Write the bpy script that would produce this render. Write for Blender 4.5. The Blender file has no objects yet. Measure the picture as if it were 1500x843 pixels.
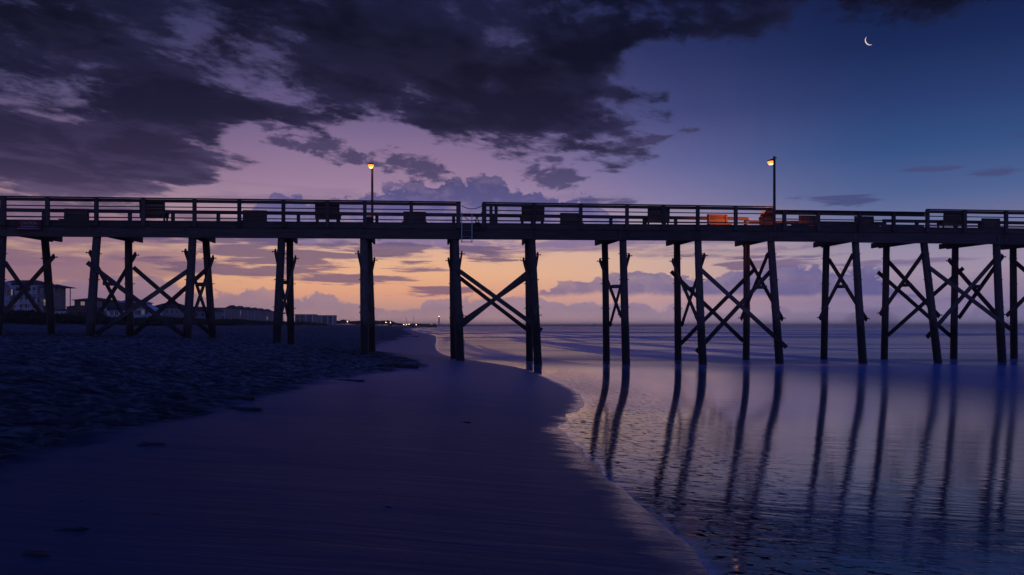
import bpy, bmesh, math, random
import numpy as np
from mathutils import Vector, Matrix

random.seed(7)
rng = np.random.default_rng(11)
SC = bpy.context.scene
COL = SC.collection

# ------------------------------------------------------------------ camera
EYE = 1.95                       # metres above the still sea (z = 0)
FPX, CX, HY = 1150.0, 750.0, 477.8   # focal length / centre / horizon of a 1500 px wide frame
cam_data = bpy.data.cameras.new("camera")
cam = bpy.data.objects.new("camera", cam_data)
COL.objects.link(cam)
cam.location = (0, 0, EYE)
cam.rotation_euler = (math.radians(90), 0, 0)
cam_data.sensor_width = 36.0
cam_data.lens = FPX / 1500.0 * 36.0
cam_data.shift_y = (HY - 421.5) / 1500.0
cam_data.clip_start = 0.1
cam_data.clip_end = 90000.0
SC.camera = cam
SC.view_settings.view_transform = 'Standard'
SC.view_settings.look = 'None'
SC.view_settings.exposure = 0.0
SC.view_settings.gamma = 1.0
SC.view_settings.use_curve_mapping = False
SC.cycles.max_bounces = 6
SC.cycles.diffuse_bounces = 3
SC.cycles.glossy_bounces = 3
SC.cycles.sample_clamp_indirect = 3.0


def lin(c):
    """sRGB 0-255 -> linear rgba"""
    o = []
    for v in c:
        v = v / 255.0
        o.append(v / 12.92 if v <= 0.04045 else ((v + 0.055) / 1.055) ** 2.4)
    return (o[0], o[1], o[2], 1.0)


# ------------------------------------------------------------------ node helpers
class Sock:
    """float socket with operators"""
    def __init__(self, nt, s): self.nt, self.s = nt, s
    def _m(self, op, *a):
        n = self.nt.nodes.new('ShaderNodeMath'); n.operation = op
        for k, x in enumerate((self,) + a):
            if isinstance(x, Sock): self.nt.links.new(x.s, n.inputs[k])
            else: n.inputs[k].default_value = float(x)
        return Sock(self.nt, n.outputs[0])
    def __add__(self, o): return self._m('ADD', o)
    __radd__ = __add__
    def __sub__(self, o): return self._m('SUBTRACT', o)
    def __rsub__(self, o): return (self * -1.0) + o
    def __mul__(self, o): return self._m('MULTIPLY', o)
    __rmul__ = __mul__
    def __truediv__(self, o): return self._m('DIVIDE', o)
    def max(self, o): return self._m('MAXIMUM', o)
    def min(self, o): return self._m('MINIMUM', o)
    def pow(self, o): return self._m('POWER', o)
    def abs(self): return self._m('ABSOLUTE')
    def smooth(self, a, b):
        n = self.nt.nodes.new('ShaderNodeMapRange'); n.interpolation_type = 'SMOOTHSTEP'
        self.nt.links.new(self.s, n.inputs[0])
        for k, x in ((1, a), (2, b)):
            if isinstance(x, Sock): self.nt.links.new(x.s, n.inputs[k])
            else: n.inputs[k].default_value = float(x)
        n.inputs[3].default_value = 0.0; n.inputs[4].default_value = 1.0
        return Sock(self.nt, n.outputs[0])


def comb(nt, x, y, z):
    n = nt.nodes.new('ShaderNodeCombineXYZ')
    for k, v in enumerate((x, y, z)):
        if isinstance(v, Sock): nt.links.new(v.s, n.inputs[k])
        else: n.inputs[k].default_value = float(v)
    return n.outputs[0]


def noise(nt, vec, scale=1.0, detail=6.0, rough=0.55, dist=0.0):
    n = nt.nodes.new('ShaderNodeTexNoise')
    nt.links.new(vec, n.inputs['Vector'])
    n.inputs['Scale'].default_value = scale
    n.inputs['Detail'].default_value = detail
    n.inputs['Roughness'].default_value = rough
    n.inputs['Distortion'].default_value = dist
    return Sock(nt, n.outputs[0])


def ramp(nt, fac, stops, interp='LINEAR'):
    n = nt.nodes.new('ShaderNodeValToRGB')
    cr = n.color_ramp; cr.interpolation = interp
    stops = sorted(stops)
    while len(cr.elements) < len(stops): cr.elements.new(0.5)
    for e, (p, c) in zip(cr.elements, stops):
        e.position = min(1, max(0, p)); e.color = c
    nt.links.new(fac.s, n.inputs[0])
    return n.outputs[0]


def mixc(nt, fac, a, b, mode='MIX'):
    n = nt.nodes.new('ShaderNodeMix'); n.data_type = 'RGBA'; n.blend_type = mode
    for k, v in ((0, fac), (6, a), (7, b)):
        if isinstance(v, Sock): nt.links.new(v.s, n.inputs[k])
        elif isinstance(v, (float, int)): n.inputs[k].default_value = v
        elif isinstance(v, tuple): n.inputs[k].default_value = v
        else: nt.links.new(v, n.inputs[k])
    return n.outputs[2]


# ------------------------------------------------------------------ sky (dusk, sun below the horizon)
def azel(x, y):
    u, v = (x - CX) / FPX, (HY - y) / FPX
    return math.degrees(math.atan(u)), math.degrees(math.atan(v / math.hypot(1, u)))


world = bpy.data.worlds.new("World")
SC.world = world
world.use_nodes = True
nt = world.node_tree
nt.nodes.clear()
wout = nt.nodes.new('ShaderNodeOutputWorld')
bg = nt.nodes.new('ShaderNodeBackground')
nt.links.new(bg.outputs[0], wout.inputs[0])
tc = nt.nodes.new('ShaderNodeTexCoord')
sp = nt.nodes.new('ShaderNodeSeparateXYZ')
nt.links.new(tc.outputs['Generated'], sp.inputs[0])
dx, dy, dz = (Sock(nt, sp.outputs[k]) for k in range(3))
AZ = dx._m('ARCTAN2', dy) * (180 / math.pi)       # degrees, 0 straight ahead, + to the right
EL = dz._m('ARCSINE') * (180 / math.pi)           # degrees above the horizon
ELF = (EL / 40.0).max(0.0).min(1.0)
ZEN = (30, 50, 134)


def column(pairs):
    return ramp(nt, ELF, [(e / 40.0, lin(c)) for e, c in pairs])


colL = column([(0, (196, 152, 164)), (1.5, (196, 145, 138)), (3.2, (212, 164, 126)), (4.8, (192, 152, 136)), (6.6, (166, 134, 146)),
               (8.6, (158, 126, 140)), (11, (122, 98, 126)), (14, (88, 80, 116)), (17, (68, 68, 108)), (22, (42, 48, 88)), (31, (18, 26, 72)), (40, ZEN)])
colC = column([(0, (214, 172, 176)), (1.2, (206, 156, 146)), (2.4, (232, 166, 134)), (3.8, (238, 180, 140)), (5.2, (230, 180, 152)), (6.8, (196, 162, 164)),
               (8.4, (168, 140, 166)), (10.5, (154, 125, 156)), (12.8, (134, 111, 148)), (15.5, (100, 88, 132)), (19, (72, 67, 108)), (24, (42, 45, 86)), (31, (18, 26, 74)), (40, ZEN)])
colM = column([(0, (206, 174, 186)), (1.8, (206, 160, 160)), (3.6, (222, 180, 158)), (5.5, (212, 178, 164)), (7.2, (176, 155, 172)),
               (9, (138, 126, 166)), (11.5, (106, 104, 154)), (15, (70, 74, 124)), (19, (46, 54, 102)), (24, (28, 36, 82)), (31, (17, 26, 74)), (40, ZEN)])
colR = column([(0, (158, 148, 182)), (1.6, (140, 124, 160)), (3.4, (164, 146, 168)), (5, (152, 142, 168)), (6.6, (112, 118, 158)),
               (8.6, (80, 100, 148)), (11.5, (52, 80, 132)), (14.5, (40, 60, 110)), (18, (24, 40, 86)), (22, (15, 28, 68)), (31, (15, 26, 72)), (40, ZEN)])
colB = column([(0, (116, 118, 176)), (4, (118, 124, 190)), (9, (108, 126, 206)), (16, (88, 114, 204)), (26, (60, 88, 182)), (40, ZEN)])
sky = mixc(nt, AZ.smooth(-34, -12), colL, colC)
sky = mixc(nt, AZ.smooth(-6, 13), sky, colM)
sky = mixc(nt, AZ.smooth(5, 27), sky, colR)
sky = mixc(nt, AZ.abs().smooth(48, 105), sky, colB)

AZF = (AZ + 180.0) / 360.0


def profile(pts, wrap):
    """elevation (deg) as a function of azimuth from traced px points, value kept outside the view"""
    st = [((azel(x, y)[0] + 180) / 360, azel(x, y)[1] / 45) for x, y in pts]
    st += [(0.0, wrap / 45), (0.30, wrap / 45), (0.70, wrap / 45), (1.0, wrap / 45)]
    return Sock(nt, ramp(nt, AZF, [(p, (v, v, v, 1)) for p, v in st])) * 45.0


def blob(x, y, rx, ry, rot=0.0):
    """soft elliptical patch 1..0 in the sky, sizes in degrees"""
    a, e = azel(x, y)
    u, v = AZ - a, EL - e
    c, s = math.cos(math.radians(rot)), math.sin(math.radians(rot))
    p, q = (u * c + v * s) / rx, (v * c - u * s) / ry
    return 1.0 - (p * p + q * q)      # 1 in the centre, 0 on the rim, negative outside


# thin streaks low over the horizon
w1 = noise(nt, comb(nt, AZ * 0.10, EL * 0.85, 3.1), 1.0, 7, 0.62, 0.3)
w2 = noise(nt, comb(nt, AZ * 0.06, EL * 0.30, 8.4), 1.0, 2, 0.5)
side = 1.0 - AZ.smooth(2, 16) * 0.75
wm = (w1 + (w2 - 0.5) * 0.5).smooth(0.52, 0.66) * EL.smooth(0.8, 3.0) * (1.0 - EL.smooth(7.0, 11.0)) * side
left = 1.0 - AZ.smooth(-30, -12)
wcol = ramp(nt, ELF, [(0, lin((140, 105, 135))), (3 / 40, lin((132, 100, 120))), (6 / 40, lin((124, 98, 126))), (9 / 40, lin((104, 84, 118)))])
sky = mixc(nt, (wm * (0.62 + left * 0.25)).min(1.0), sky, wcol)
# purple sheet on the far left, pierced by the glow
lw = noise(nt, comb(nt, AZ * 0.12, EL * 0.7, 20.2), 1.0, 6, 0.6, 0.2)
lm = (lw + left * 0.30 - 0.15).smooth(0.46, 0.62) * left * EL.smooth(0.6, 1.6) * (1.0 - EL.smooth(6.5, 8.5))
sky = mixc(nt, lm * 0.85, sky, lin((138, 104, 130)))

# cumulus banks along the horizon
bump = noise(nt, comb(nt, AZ * 0.55, EL * 0.75, 1.7), 1.0, 5, 0.58, 0.15)
bump2 = noise(nt, comb(nt, AZ * 0.35, EL * 0.6, 5.7), 1.0, 5, 0.55, 0.15)
hz_top = profile([(-60, 432), (60, 425), (150, 408), (230, 405), (300, 432), (345, 424), (385, 418), (410, 432), (450, 436), (480, 430), (520, 440), (545, 447),
                  (575, 455), (605, 449), (640, 437), (690, 433), (725, 438), (770, 434), (820, 437), (880, 441), (930, 445), (1000, 452), (1100, 455),
                  (1300, 452), (1500, 448)], 1.3)
hz = ((hz_top + (bump - 0.5) * 2.6) - EL).smooth(0.0, 0.22)
hzc = ramp(nt, AZF, [(p, lin(c)) for p, c in ((0.0, (78, 74, 122)), (0.35, (100, 84, 122)), (0.41, (140, 112, 136)), (0.46, (158, 130, 148)),
                                              (0.5, (160, 134, 154)), (0.54, (150, 130, 160)), (0.59, (122, 114, 154)), (0.66, (92, 88, 138)), (1.0, (78, 74, 122)))])
hzc = mixc(nt, EL.smooth(0.0, 1.4), mixc(nt, 0.75, hzc, sky), hzc)
hzc = mixc(nt, (bump2.smooth(0.35, 0.7) * 0.25), hzc, sky)
sky = mixc(nt, hz * 0.93, sky, hzc)
# warmer slit that separates the two banks on the right
h2_top = profile([(700, 470), (760, 428), (800, 417), (850, 408), (900, 401), (940, 397), (985, 402), (1030, 408), (1075, 398), (1110, 392), (1150, 394), (1185, 383),
                  (1215, 396), (1245, 390), (1280, 396), (1310, 420), (1340, 438), (1420, 446), (1500, 446)], 0.0)
h2b = profile([(700, 450), (760, 437), (860, 434), (1000, 436), (1200, 437), (1300, 440), (1500, 448)], 3.0)
h2 = ((h2_top + (bump2 - 0.5) * 2.2 + (bump - 0.5) * 2.0) - EL).smooth(0.0, 0.16) * (EL - h2b - (bump - 0.5) * 0.8).smooth(0.0, 0.45)
h2c = ramp(nt, AZF, [(0.0, lin((90, 84, 130))), (0.5, lin((142, 118, 142))), (0.53, lin((118, 107, 150))), (0.58, lin((86, 86, 144))), (0.7, lin((80, 80, 136))), (1.0, lin((80, 76, 126)))])
sky = mixc(nt, h2 * 0.9, sky, mixc(nt, bump.smooth(0.4, 0.75) * 0.35, h2c, sky))
# dim shower on the horizon at the right
sh = (blob(1275, 470, 1.9, 0.9) + (bump - 0.5)).smooth(0.0, 0.7)
sky = mixc(nt, sh * 0.45, sky, lin((92, 74, 116)))

# the dark stratocumulus sheet overhead, in perspective on a flat cloud base
iz = dz.max(0.0) + 0.085
px_, py_ = dx / iz, dy / iz
ca, cb = px_ * 0.54 + py_ * 0.84, px_ * 0.84 - py_ * 0.54
s3 = noise(nt, comb(nt, ca * 0.9, cb * 1.1, 24.0), 2.6, 6, 0.62, 0.25)
# blue-grey cumulus above the railing
mb = noise(nt, comb(nt, AZ * 0.75, EL * 1.0, 12.7), 1.0, 6, 0.60, 0.25)
m_top = profile([(330, 330), (375, 300), (395, 285), (430, 283), (452, 300), (470, 291), (520, 286), (560, 272), (610, 266), (650, 264), (690, 262), (725, 258), (745, 272),
                 (790, 280), (830, 292), (852, 281), (880, 300), (920, 330)], 0.0)
mcl = ((m_top + (mb - 0.5) * 3.4) - EL).smooth(0.0, 0.3) * (EL + (w1 - 0.5) * 5.0).smooth(5.3, 6.2)
mcol = ramp(nt, ELF, [(5.5 / 40, lin((142, 118, 150))), (7 / 40, lin((122, 114, 164))), (9 / 40, lin((84, 82, 134))), (11 / 40, lin((68, 68, 112)))])
mcol = mixc(nt, ((mb - 0.5) * 1.6 + (s3 - 0.5) * 0.8 + 0.08).max(0.0).min(0.5), mcol, sky)
sky = mixc(nt, mcl * 0.93, sky, mcol)

# small broken pieces
fb = noise(nt, comb(nt, AZ * 0.42, EL * 1.0, 33.0), 1.0, 6, 0.64, 0.3) - 0.5
fs_ = noise(nt, comb(nt, AZ * 0.16, EL * 1.5, 61.0), 1.0, 6, 0.62, 0.35) - 0.5
parts = None
for (x, y, rx, ry, rot) in ((470, 215, 4.4, 0.9, -14), (520, 232, 2.0, 0.6, -12), (612, 245, 3.6, 0.85, -10), (813, 257, 2.3, 0.95, -6), (808, 234, 1.2, 0.3, 0),
                            (930, 210, 3.4, 0.42, 8)):
    b = blob(x, y, rx, ry, rot) * 0.8 + fb * 6.5
    parts = b if parts is None else parts.max(b)
for (x, y, rx, ry, rot) in ((1215, 293, 2.6, 0.42, 0), (1368, 247, 2.0, 0.28, 2), (1462, 253, 1.5, 0.30, 0), (1175, 412, 1.2, 0.16, 0), (420, 378, 8.5, 0.75, -1), (360, 352, 7.0, 0.7, 0),
                            (470, 386, 5.6, 0.5, -2), (575, 391, 3.8, 0.5, -2), (705, 372, 2.6, 0.6, -8), (880, 296, 2.2, 0.26, 0), (1100, 375, 6.5, 0.26, 0), (640, 429, 3.2, 0.34, 1),
                            (1130, 388, 3.6, 0.34, 0), (560, 365, 3.6, 0.45, 0), (340, 392, 5.5, 0.6, -4), (1330, 385, 5.0, 0.25, 0), (500, 408, 5.0, 0.4, 1)):
    b = blob(x, y, rx, ry, rot) * 0.9 + fs_ * 8.5
    parts = parts.max(b)
pm = parts.smooth(-0.15, 0.75)
pcol = ramp(nt, ELF, [(2 / 40, lin((122, 92, 122))), (5 / 40, lin((112, 90, 120))), (8 / 40, lin((88, 84, 128))), (11 / 40, lin((64, 60, 98))), (14 / 40, lin((58, 50, 84)))])
pcol = mixc(nt, AZ.smooth(12, 24), pcol, mixc(nt, EL.smooth(4, 7), lin((124, 106, 146)), lin((70, 76, 122))))
sky = mixc(nt, pm * 0.85, sky, pcol)

s1 = (noise(nt, comb(nt, ca * 0.62, cb, 4.3), 1.7, 8, 0.60, 0.25) - 0.5) * 1.5 + 0.5
s2 = noise(nt, comb(nt, ca * 0.8, cb, 14.3), 4.6, 6, 0.66, 0.1)
edge = profile([(-120, 300), (0, 292), (60, 288), (170, 292), (250, 290), (290, 268), (320, 240), (350, 215), (400, 205), (450, 210), (500, 190), (545, 178), (580, 185),
                (640, 196), (700, 202), (760, 208), (830, 212), (900, 213), (960, 200), (985, 175), (1000, 95), (1060, 62), (1150, 52), (1250, 40), (1350, 18), (1500, -30)], 14.0)
ins = EL - edge
lowl = blob(90, 240, 9.5, 4.2, 0).max(0.0) * 0.26
cov = (ins * 0.11).min(0.228).max(-0.34) * (1.0 - EL.smooth(26, 44) * 1.0) - EL.smooth(26, 44) * 0.12 + lowl
open1 = blob(430, 235, 5.2, 2.6, -16).max(0.0) * -0.22          # the clear pink bay
open2 = blob(935, 130, 5.4, 3.2, 24).max(0.0) * -0.34           # blue break on the right
open3 = blob(60, 85, 6.5, 1.1, -24).max(0.0) * -0.12
dens = s1 + (s2 - 0.5) * 0.80 + cov + open1 + open2 + open3
sm = dens.smooth(0.46, 0.63) * EL.smooth(5.0, 8.5)
thick = (dens.smooth(0.48, 0.82) * 0.55 + s3.smooth(0.36, 0.62) * 0.62).min(1.0)
thin_c = ramp(nt, ELF, [(7 / 40, lin((116, 96, 126))), (10 / 40, lin((82, 72, 108))), (14 / 40, lin((48, 45, 80))), (19 / 40, lin((32, 33, 62))), (30 / 40, lin((26, 32, 74)))])
thick_c = ramp(nt, ELF, [(7 / 40, lin((78, 66, 100))), (10 / 40, lin((46, 41, 72))), (14 / 40, lin((20, 20, 46))), (19 / 40, lin((9, 10, 27))), (30 / 40, lin((12, 15, 40)))])
sc_col = mixc(nt, thick, thin_c, thick_c)
sky = mixc(nt, sm * 0.95, sky, sc_col)

# physical twilight scatter adds a faint lift around the place where the sun went down
nish = nt.nodes.new('ShaderNodeTexSky')
nish.sky_type = 'NISHITA'
nish.sun_disc = False
nish.sun_elevation = math.radians(-3.0)
nish.sun_rotation = math.radians(-8.0)
nish.air_density = 1.5
nish.dust_density = 2.0
nv = nt.nodes.new('ShaderNodeVectorMath'); nv.operation = 'SCALE'
nt.links.new(nish.outputs[0], nv.inputs[0]); nv.inputs['Scale'].default_value = 0.008
sky = mixc(nt, 1.0, sky, nv.outputs[0], 'ADD')
nt.links.new(sky, bg.inputs[0])
bg.inputs[1].default_value = 1.0

# ------------------------------------------------------------------ object helpers
def tag(o, label=None, cat=None, group=None, kind=None):
    if label: o['label'] = label
    if cat: o['category'] = cat
    if group: o['group'] = group
    if kind: o['kind'] = kind
    return o


def empty(name, loc=(0, 0, 0), rz=0.0):
    o = bpy.data.objects.new(name, None)
    COL.objects.link(o)
    o.location = loc
    o.rotation_euler = (0, 0, rz)
    o.empty_display_size = 0.3
    return o


class MB:
    """collects shapes and links them as ONE mesh object"""
    def __init__(self): self.v, self.f, self.sm = [], [], []

    def add(self, vs, fs, smooth=False):
        b = len(self.v)
        self.v += [tuple(p) for p in vs]
        self.f += [tuple(b + i for i in q) for q in fs]
        self.sm += [smooth] * len(fs)
        return self

    def box(self, x0, x1, y0, y1, z0, z1, ch=0.0):
        c, h = ((x0 + x1) / 2, (y0 + y1) / 2, (z0 + z1) / 2), ((x1 - x0) / 2, (y1 - y0) / 2, (z1 - z0) / 2)
        return self.obox(c, h, ((1, 0, 0), (0, 1, 0), (0, 0, 1)), ch)

    def obox(self, c, h, ax, ch=0.0):
        c = Vector(c); ax = [Vector(a) for a in ax]
        if ch <= 0:
            vs = []
            for sx in (-1, 1):
                for sy in (-1, 1):
                    for sz in (-1, 1):
                        vs.append(c + ax[0] * h[0] * sx + ax[1] * h[1] * sy + ax[2] * h[2] * sz)
            return self.add(vs, [(0, 1, 3, 2), (4, 6, 7, 5), (0, 4, 5, 1), (2, 3, 7, 6), (0, 2, 6, 4), (1, 5, 7, 3)])
        ch = min(ch, min(h) * 0.45)      # long edges chamfered: an octagonal bar along axis 0
        a, b = h[1], h[2]
        ring = [(-a + ch, -b), (a - ch, -b), (a, -b + ch), (a, b - ch), (a - ch, b), (-a + ch, b), (-a, b - ch), (-a, -b + ch)]
        vs = [c + ax[0] * h[0] * s + ax[1] * p + ax[2] * q for s in (-1, 1) for p, q in ring]
        fs = [(i, (i + 1) % 8, 8 + (i + 1) % 8, 8 + i) for i in range(8)] + [tuple(range(7, -1, -1)), tuple(range(8, 16))]
        return self.add(vs, fs)

    def beam(self, p, q, wide, thick, nrm, ch=0.012):
        """plank from p to q; nrm = direction of its thin side"""
        p, q = Vector(p), Vector(q)
        d = q - p; L = d.length; d.normalize()
        n = Vector(nrm); n = (n - d * n.dot(d)).normalized()
        w = d.cross(n)
        return self.obox((p + q) / 2, (L / 2, wide / 2, thick / 2), (d, w, n), ch)

    def tube(self, p, q, r0, r1=None, n=10, smooth=True):
        p, q = Vector(p), Vector(q)
        r1 = r0 if r1 is None else r1
        d = (q - p).normalized()
        a = d.orthogonal().normalized(); b = d.cross(a)
        vs = []
        for o, r in ((p, r0), (q, r1)):
            for i in range(n):
                t = 2 * math.pi * i / n
                vs.append(o + a * math.cos(t) * r + b * math.sin(t) * r)
        self.add(vs, [(i, (i + 1) % n, n + (i + 1) % n, n + i) for i in range(n)], smooth)
        self.add(vs[:n], [tuple(range(n - 1, -1, -1))]); self.add(vs[n:], [tuple(range(n))])
        return self

    def path(self, pts, r, n=6):
        for a, b in zip(pts[:-1], pts[1:]): self.tube(a, b, r, r, n)
        return self

    def rings(self, rings, smooth=True, caps=True):
        n = len(rings[0]); vs = [p for r in rings for p in r]
        fs = []
        for k in range(len(rings) - 1):
            for i in range(n):
                j = (i + 1) % n
                fs.append((k * n + i, k * n + j, (k + 1) * n + j, (k + 1) * n + i))
        self.add(vs, fs, smooth)
        if caps:
            self.add(rings[0], [tuple(range(n - 1, -1, -1))]); self.add(rings[-1], [tuple(range(n))])
        return self

    def mesh(self, name, mat=None):
        me = bpy.data.meshes.new(name)
        me.from_pydata(self.v, [], self.f)
        me.polygons.foreach_set('use_smooth', self.sm)
        if mat: me.materials.append(mat)
        me.update()
        return me

    def build(self, name, mat, parent=None, label=None):
        o = bpy.data.objects.new(name, self.mesh(name, mat))
        COL.objects.link(o)
        if parent: o.parent = parent
        if label: o['label'] = label
        return o


def copy_tree(o, parent=None):
    c = o.copy(); COL.objects.link(c)
    if parent: c.parent = parent
    for ch in list(o.children): copy_tree(ch, c)
    return c


# ------------------------------------------------------------------ materials
def new_mat(name):
    m = bpy.data.materials.new(name); m.use_nodes = True
    n = m.node_tree; b = n.nodes['Principled BSDF']
    return m, n, b


def bump_to(n, b, height, strength, dist=0.02):
    k = n.nodes.new('ShaderNodeBump')
    k.inputs['Strength'].default_value = strength
    k.inputs['Distance'].default_value = dist
    n.links.new(height.s if isinstance(height, Sock) else height, k.inputs['Height'])
    n.links.new(k.outputs[0], b.inputs['Normal'])
    return k


def coords(n, kind='Object', sc=(1, 1, 1)):
    t = n.nodes.new('ShaderNodeTexCoord'); m = n.nodes.new('ShaderNodeMapping')
    m.inputs['Scale'].default_value = sc
    n.links.new(t.outputs[kind], m.inputs[0])
    return m.outputs[0]


def world_pos(n):
    g = n.nodes.new('ShaderNodeNewGeometry')
    s = n.nodes.new('ShaderNodeSeparateXYZ')
    n.links.new(g.outputs['Position'], s.inputs[0])
    return g.outputs['Position'], [Sock(n, s.outputs[k]) for k in range(3)]


def plain(name, c1, c2=None, rough=0.7, scale=6.0, sc=(1, 1, 1), bump=0.0, metal=0.0, spec=0.5):
    """two-tone noisy paint, metal, cloth or plaster (linear colours)"""
    m, n, b = new_mat(name)
    c2 = c2 or tuple(x * 0.7 for x in c1)
    f = noise(n, coords(n, 'Object', sc), scale, 5, 0.6)
    n.links.new(ramp(n, f, [(0.3, (*c2, 1)), (0.7, (*c1, 1))]), b.inputs['Base Color'])
    b.inputs['Roughness'].default_value = rough
    b.inputs['Metallic'].default_value = metal
    b.inputs['Specular IOR Level'].default_value = spec
    if bump: bump_to(n, b, f, bump)
    return m


def wood(name, c1, c2, along=(0.25, 6, 6), rough=0.85, marine=False):
    """weathered timber: grain stretched along one axis, knots, checks; marine = the dark growth of the tide line"""
    m, n, b = new_mat(name)
    v = coords(n, 'Object', along)
    g = noise(n, v, 3.0, 7, 0.65, 0.4)
    big = noise(n, coords(n, 'Object'), 0.9, 3, 0.5)
    c = ramp(n, g, [(0.28, (*[x * 0.45 for x in c2], 1)), (0.45, (*c2, 1)), (0.68, (*c1, 1))])
    c = mixc(n, big.smooth(0.4, 0.7) * 0.5, c, (*[x * 0.6 for x in c1], 1))
    # each piece of timber weathered a little differently
    oi = n.nodes.new('ShaderNodeObjectInfo')
    rnd = Sock(n, oi.outputs['Random'])
    hsv = n.nodes.new('ShaderNodeHueSaturation')
    n.links.new(c, hsv.inputs['Color']); n.links.new((rnd * 0.6 + 0.7).s, hsv.inputs['Value'])
    c = hsv.outputs[0]
    rr = Sock(n, n.nodes.new('ShaderNodeValue').outputs[0]); rr.s.default_value = rough
    if marine:
        _, P = world_pos(n)
        e = noise(n, coords(n, 'Object', (1, 1, 0.5)), 2.2, 4, 0.6)
        wet = 1.0 - (P[2] + (e - 0.5) * 1.1).smooth(1.7, 2.6)
        c = mixc(n, wet * 0.9, c, (0.012, 0.012, 0.011, 1))
        rr = rr - wet * 0.3
    n.links.new(c, b.inputs['Base Color'])
    n.links.new(rr.s, b.inputs['Roughness'])
    b.inputs['Specular IOR Level'].default_value = 0.35
    bump_to(n, b, g, 0.5, 0.015)
    return m


M = {}
M['pile'] = wood('pile_timber', (0.20, 0.16, 0.145), (0.10, 0.08, 0.072), (7, 7, 0.35), 0.85, True)
M['plank'] = wood('plank_timber', (0.18, 0.145, 0.13), (0.10, 0.08, 0.07), (0.3, 6, 6))
M['brace'] = wood('brace_timber', (0.20, 0.16, 0.145), (0.11, 0.087, 0.078), (2.5, 2.5, 2.5), 0.85, True)
M['rail'] = wood('rail_timber', (0.16, 0.13, 0.115), (0.09, 0.072, 0.064), (0.3, 8, 8))
M['post'] = wood('post_timber', (0.16, 0.13, 0.115), (0.09, 0.072, 0.064), (8, 8, 0.4))
M['bench'] = wood('bench_timber', (0.24, 0.16, 0.11), (0.14, 0.09, 0.06), (0.4, 9, 9))
M['iron'] = plain('galvanised_iron', (0.16, 0.16, 0.17), (0.07, 0.06, 0.06), 0.5, 20, metal=0.8)
M['alu'] = plain('dull_aluminium', (0.42, 0.42, 0.45), (0.28, 0.28, 0.30), 0.38, 15, metal=0.9)
M['dark_metal'] = plain('dark_metal', (0.05, 0.05, 0.055), (0.03, 0.03, 0.03), 0.5, 12, metal=0.5)
M['rope'] = plain('grey_rope', (0.13, 0.12, 0.12), (0.05, 0.05, 0.05), 0.9, 40, bump=0.4)
M['sign_red'] = plain('sign_red_paint', (0.17, 0.018, 0.02), (0.11, 0.012, 0.014), 0.6, 5)
M['sign_text'] = plain('sign_lettering', (0.55, 0.5, 0.52), (0.42, 0.38, 0.4), 0.6, 9)


def emitter(name, col, strength):
    m, n, b = new_mat(name)
    b.inputs['Base Color'].default_value = (0.05, 0.04, 0.03, 1)
    b.inputs['Emission Color'].default_value = (*col, 1)
    b.inputs['Emission Strength'].default_value = strength
    return m


M['sodium'] = emitter('sodium_lamp_lens', (1.0, 0.22, 0.03), 3.0)
M['sodium_core'] = emitter('sodium_lamp_bulb', (1.0, 0.50, 0.16), 7.0)
M['far_lamp'] = emitter('distant_lamp_glass', (1.0, 0.72, 0.42), 5.0)
M['moonlit'] = emitter('sunlit_moon', (1.0, 0.74, 0.65), 0.85)

# ------------------------------------------------------------------ the lie of the land
def smooth(a, b, x):
    t = np.clip((x - a) / (b - a), 0, 1)
    return t * t * (3 - 2 * t)


RUN, RUNL = 0.58, 6.3


def z_edge(Y):                      # height of the water's edge: still water at the pier, run-up towards the camera
    return 0.02 + RUN * (1 - smooth(6.0, 34.0, Y))


EDGE_PX = [(1075, 880), (1040, 843), (1000, 800), (960, 768), (925, 735), (895, 706), (872, 683), (857, 668), (838, 648), (824, 627), (834, 614), (850, 600),
           (856, 588), (851, 577), (838, 569), (815, 558), (790, 548), (768, 540), (735, 534), (700, 529), (668, 524), (652, 520), (642, 513), (640, 506), (641, 499),
           (640, 493), (628, 489), (612, 486), (604, 483.5), (603, 481.5), (618, 480), (636, 479)]


def edge_table():
    ys, xs = [], []
    for x, y in EDGE_PX:
        Y = 20.0
        for _ in range(60): Y = (EYE - float(z_edge(Y))) * FPX / (y - HY)
        ys.append(Y); xs.append((x - CX) / FPX * Y)
    return np.array(ys), np.array(xs)


EY, EX = edge_table()
_o = np.argsort(EY); EY, EX = EY[_o], EX[_o]
_l = np.linspace(math.log(EY[0]), math.log(EY[-1]), 900)          # round the traced corners off
_x = np.interp(np.exp(_l), EY, EX) / np.exp(_l)
_k = np.hanning(23); _k /= _k.sum()
_x = np.convolve(np.pad(_x, 11, mode='edge'), _k, 'valid')
EY, EX = np.exp(_l), _x * np.exp(_l)


def edge_x(Y):
    Y = np.asarray(Y, float)
    r = np.interp(Y, EY, EX)
    r = np.where(Y < EY[0], EX[0] + (EY[0] - Y) * 0.10, r)
    r = np.where(Y > EY[-1], EX[-1] - (Y - EY[-1]) * 0.09, r)
    return r


def vnoise(x, y, seed=0):
    xi, yi = np.floor(x).astype(np.int64), np.floor(y).astype(np.int64)
    fx, fy = x - xi, y - yi
    fx, fy = fx * fx * (3 - 2 * fx), fy * fy * (3 - 2 * fy)

    def h(a, b):
        n = (a * 374761393 + b * 668265263 + seed * 974634777) & 0xFFFFFFFF
        n = ((n ^ (n >> 13)) * 1274126177) & 0xFFFFFFFF
        return ((n ^ (n >> 16)) & 0xFFFF) / 65535.0
    a = h(xi, yi) * (1 - fx) + h(xi + 1, yi) * fx
    b = h(xi, yi + 1) * (1 - fx) + h(xi + 1, yi + 1) * fx
    return a * (1 - fy) + b * fy - 0.5


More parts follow.
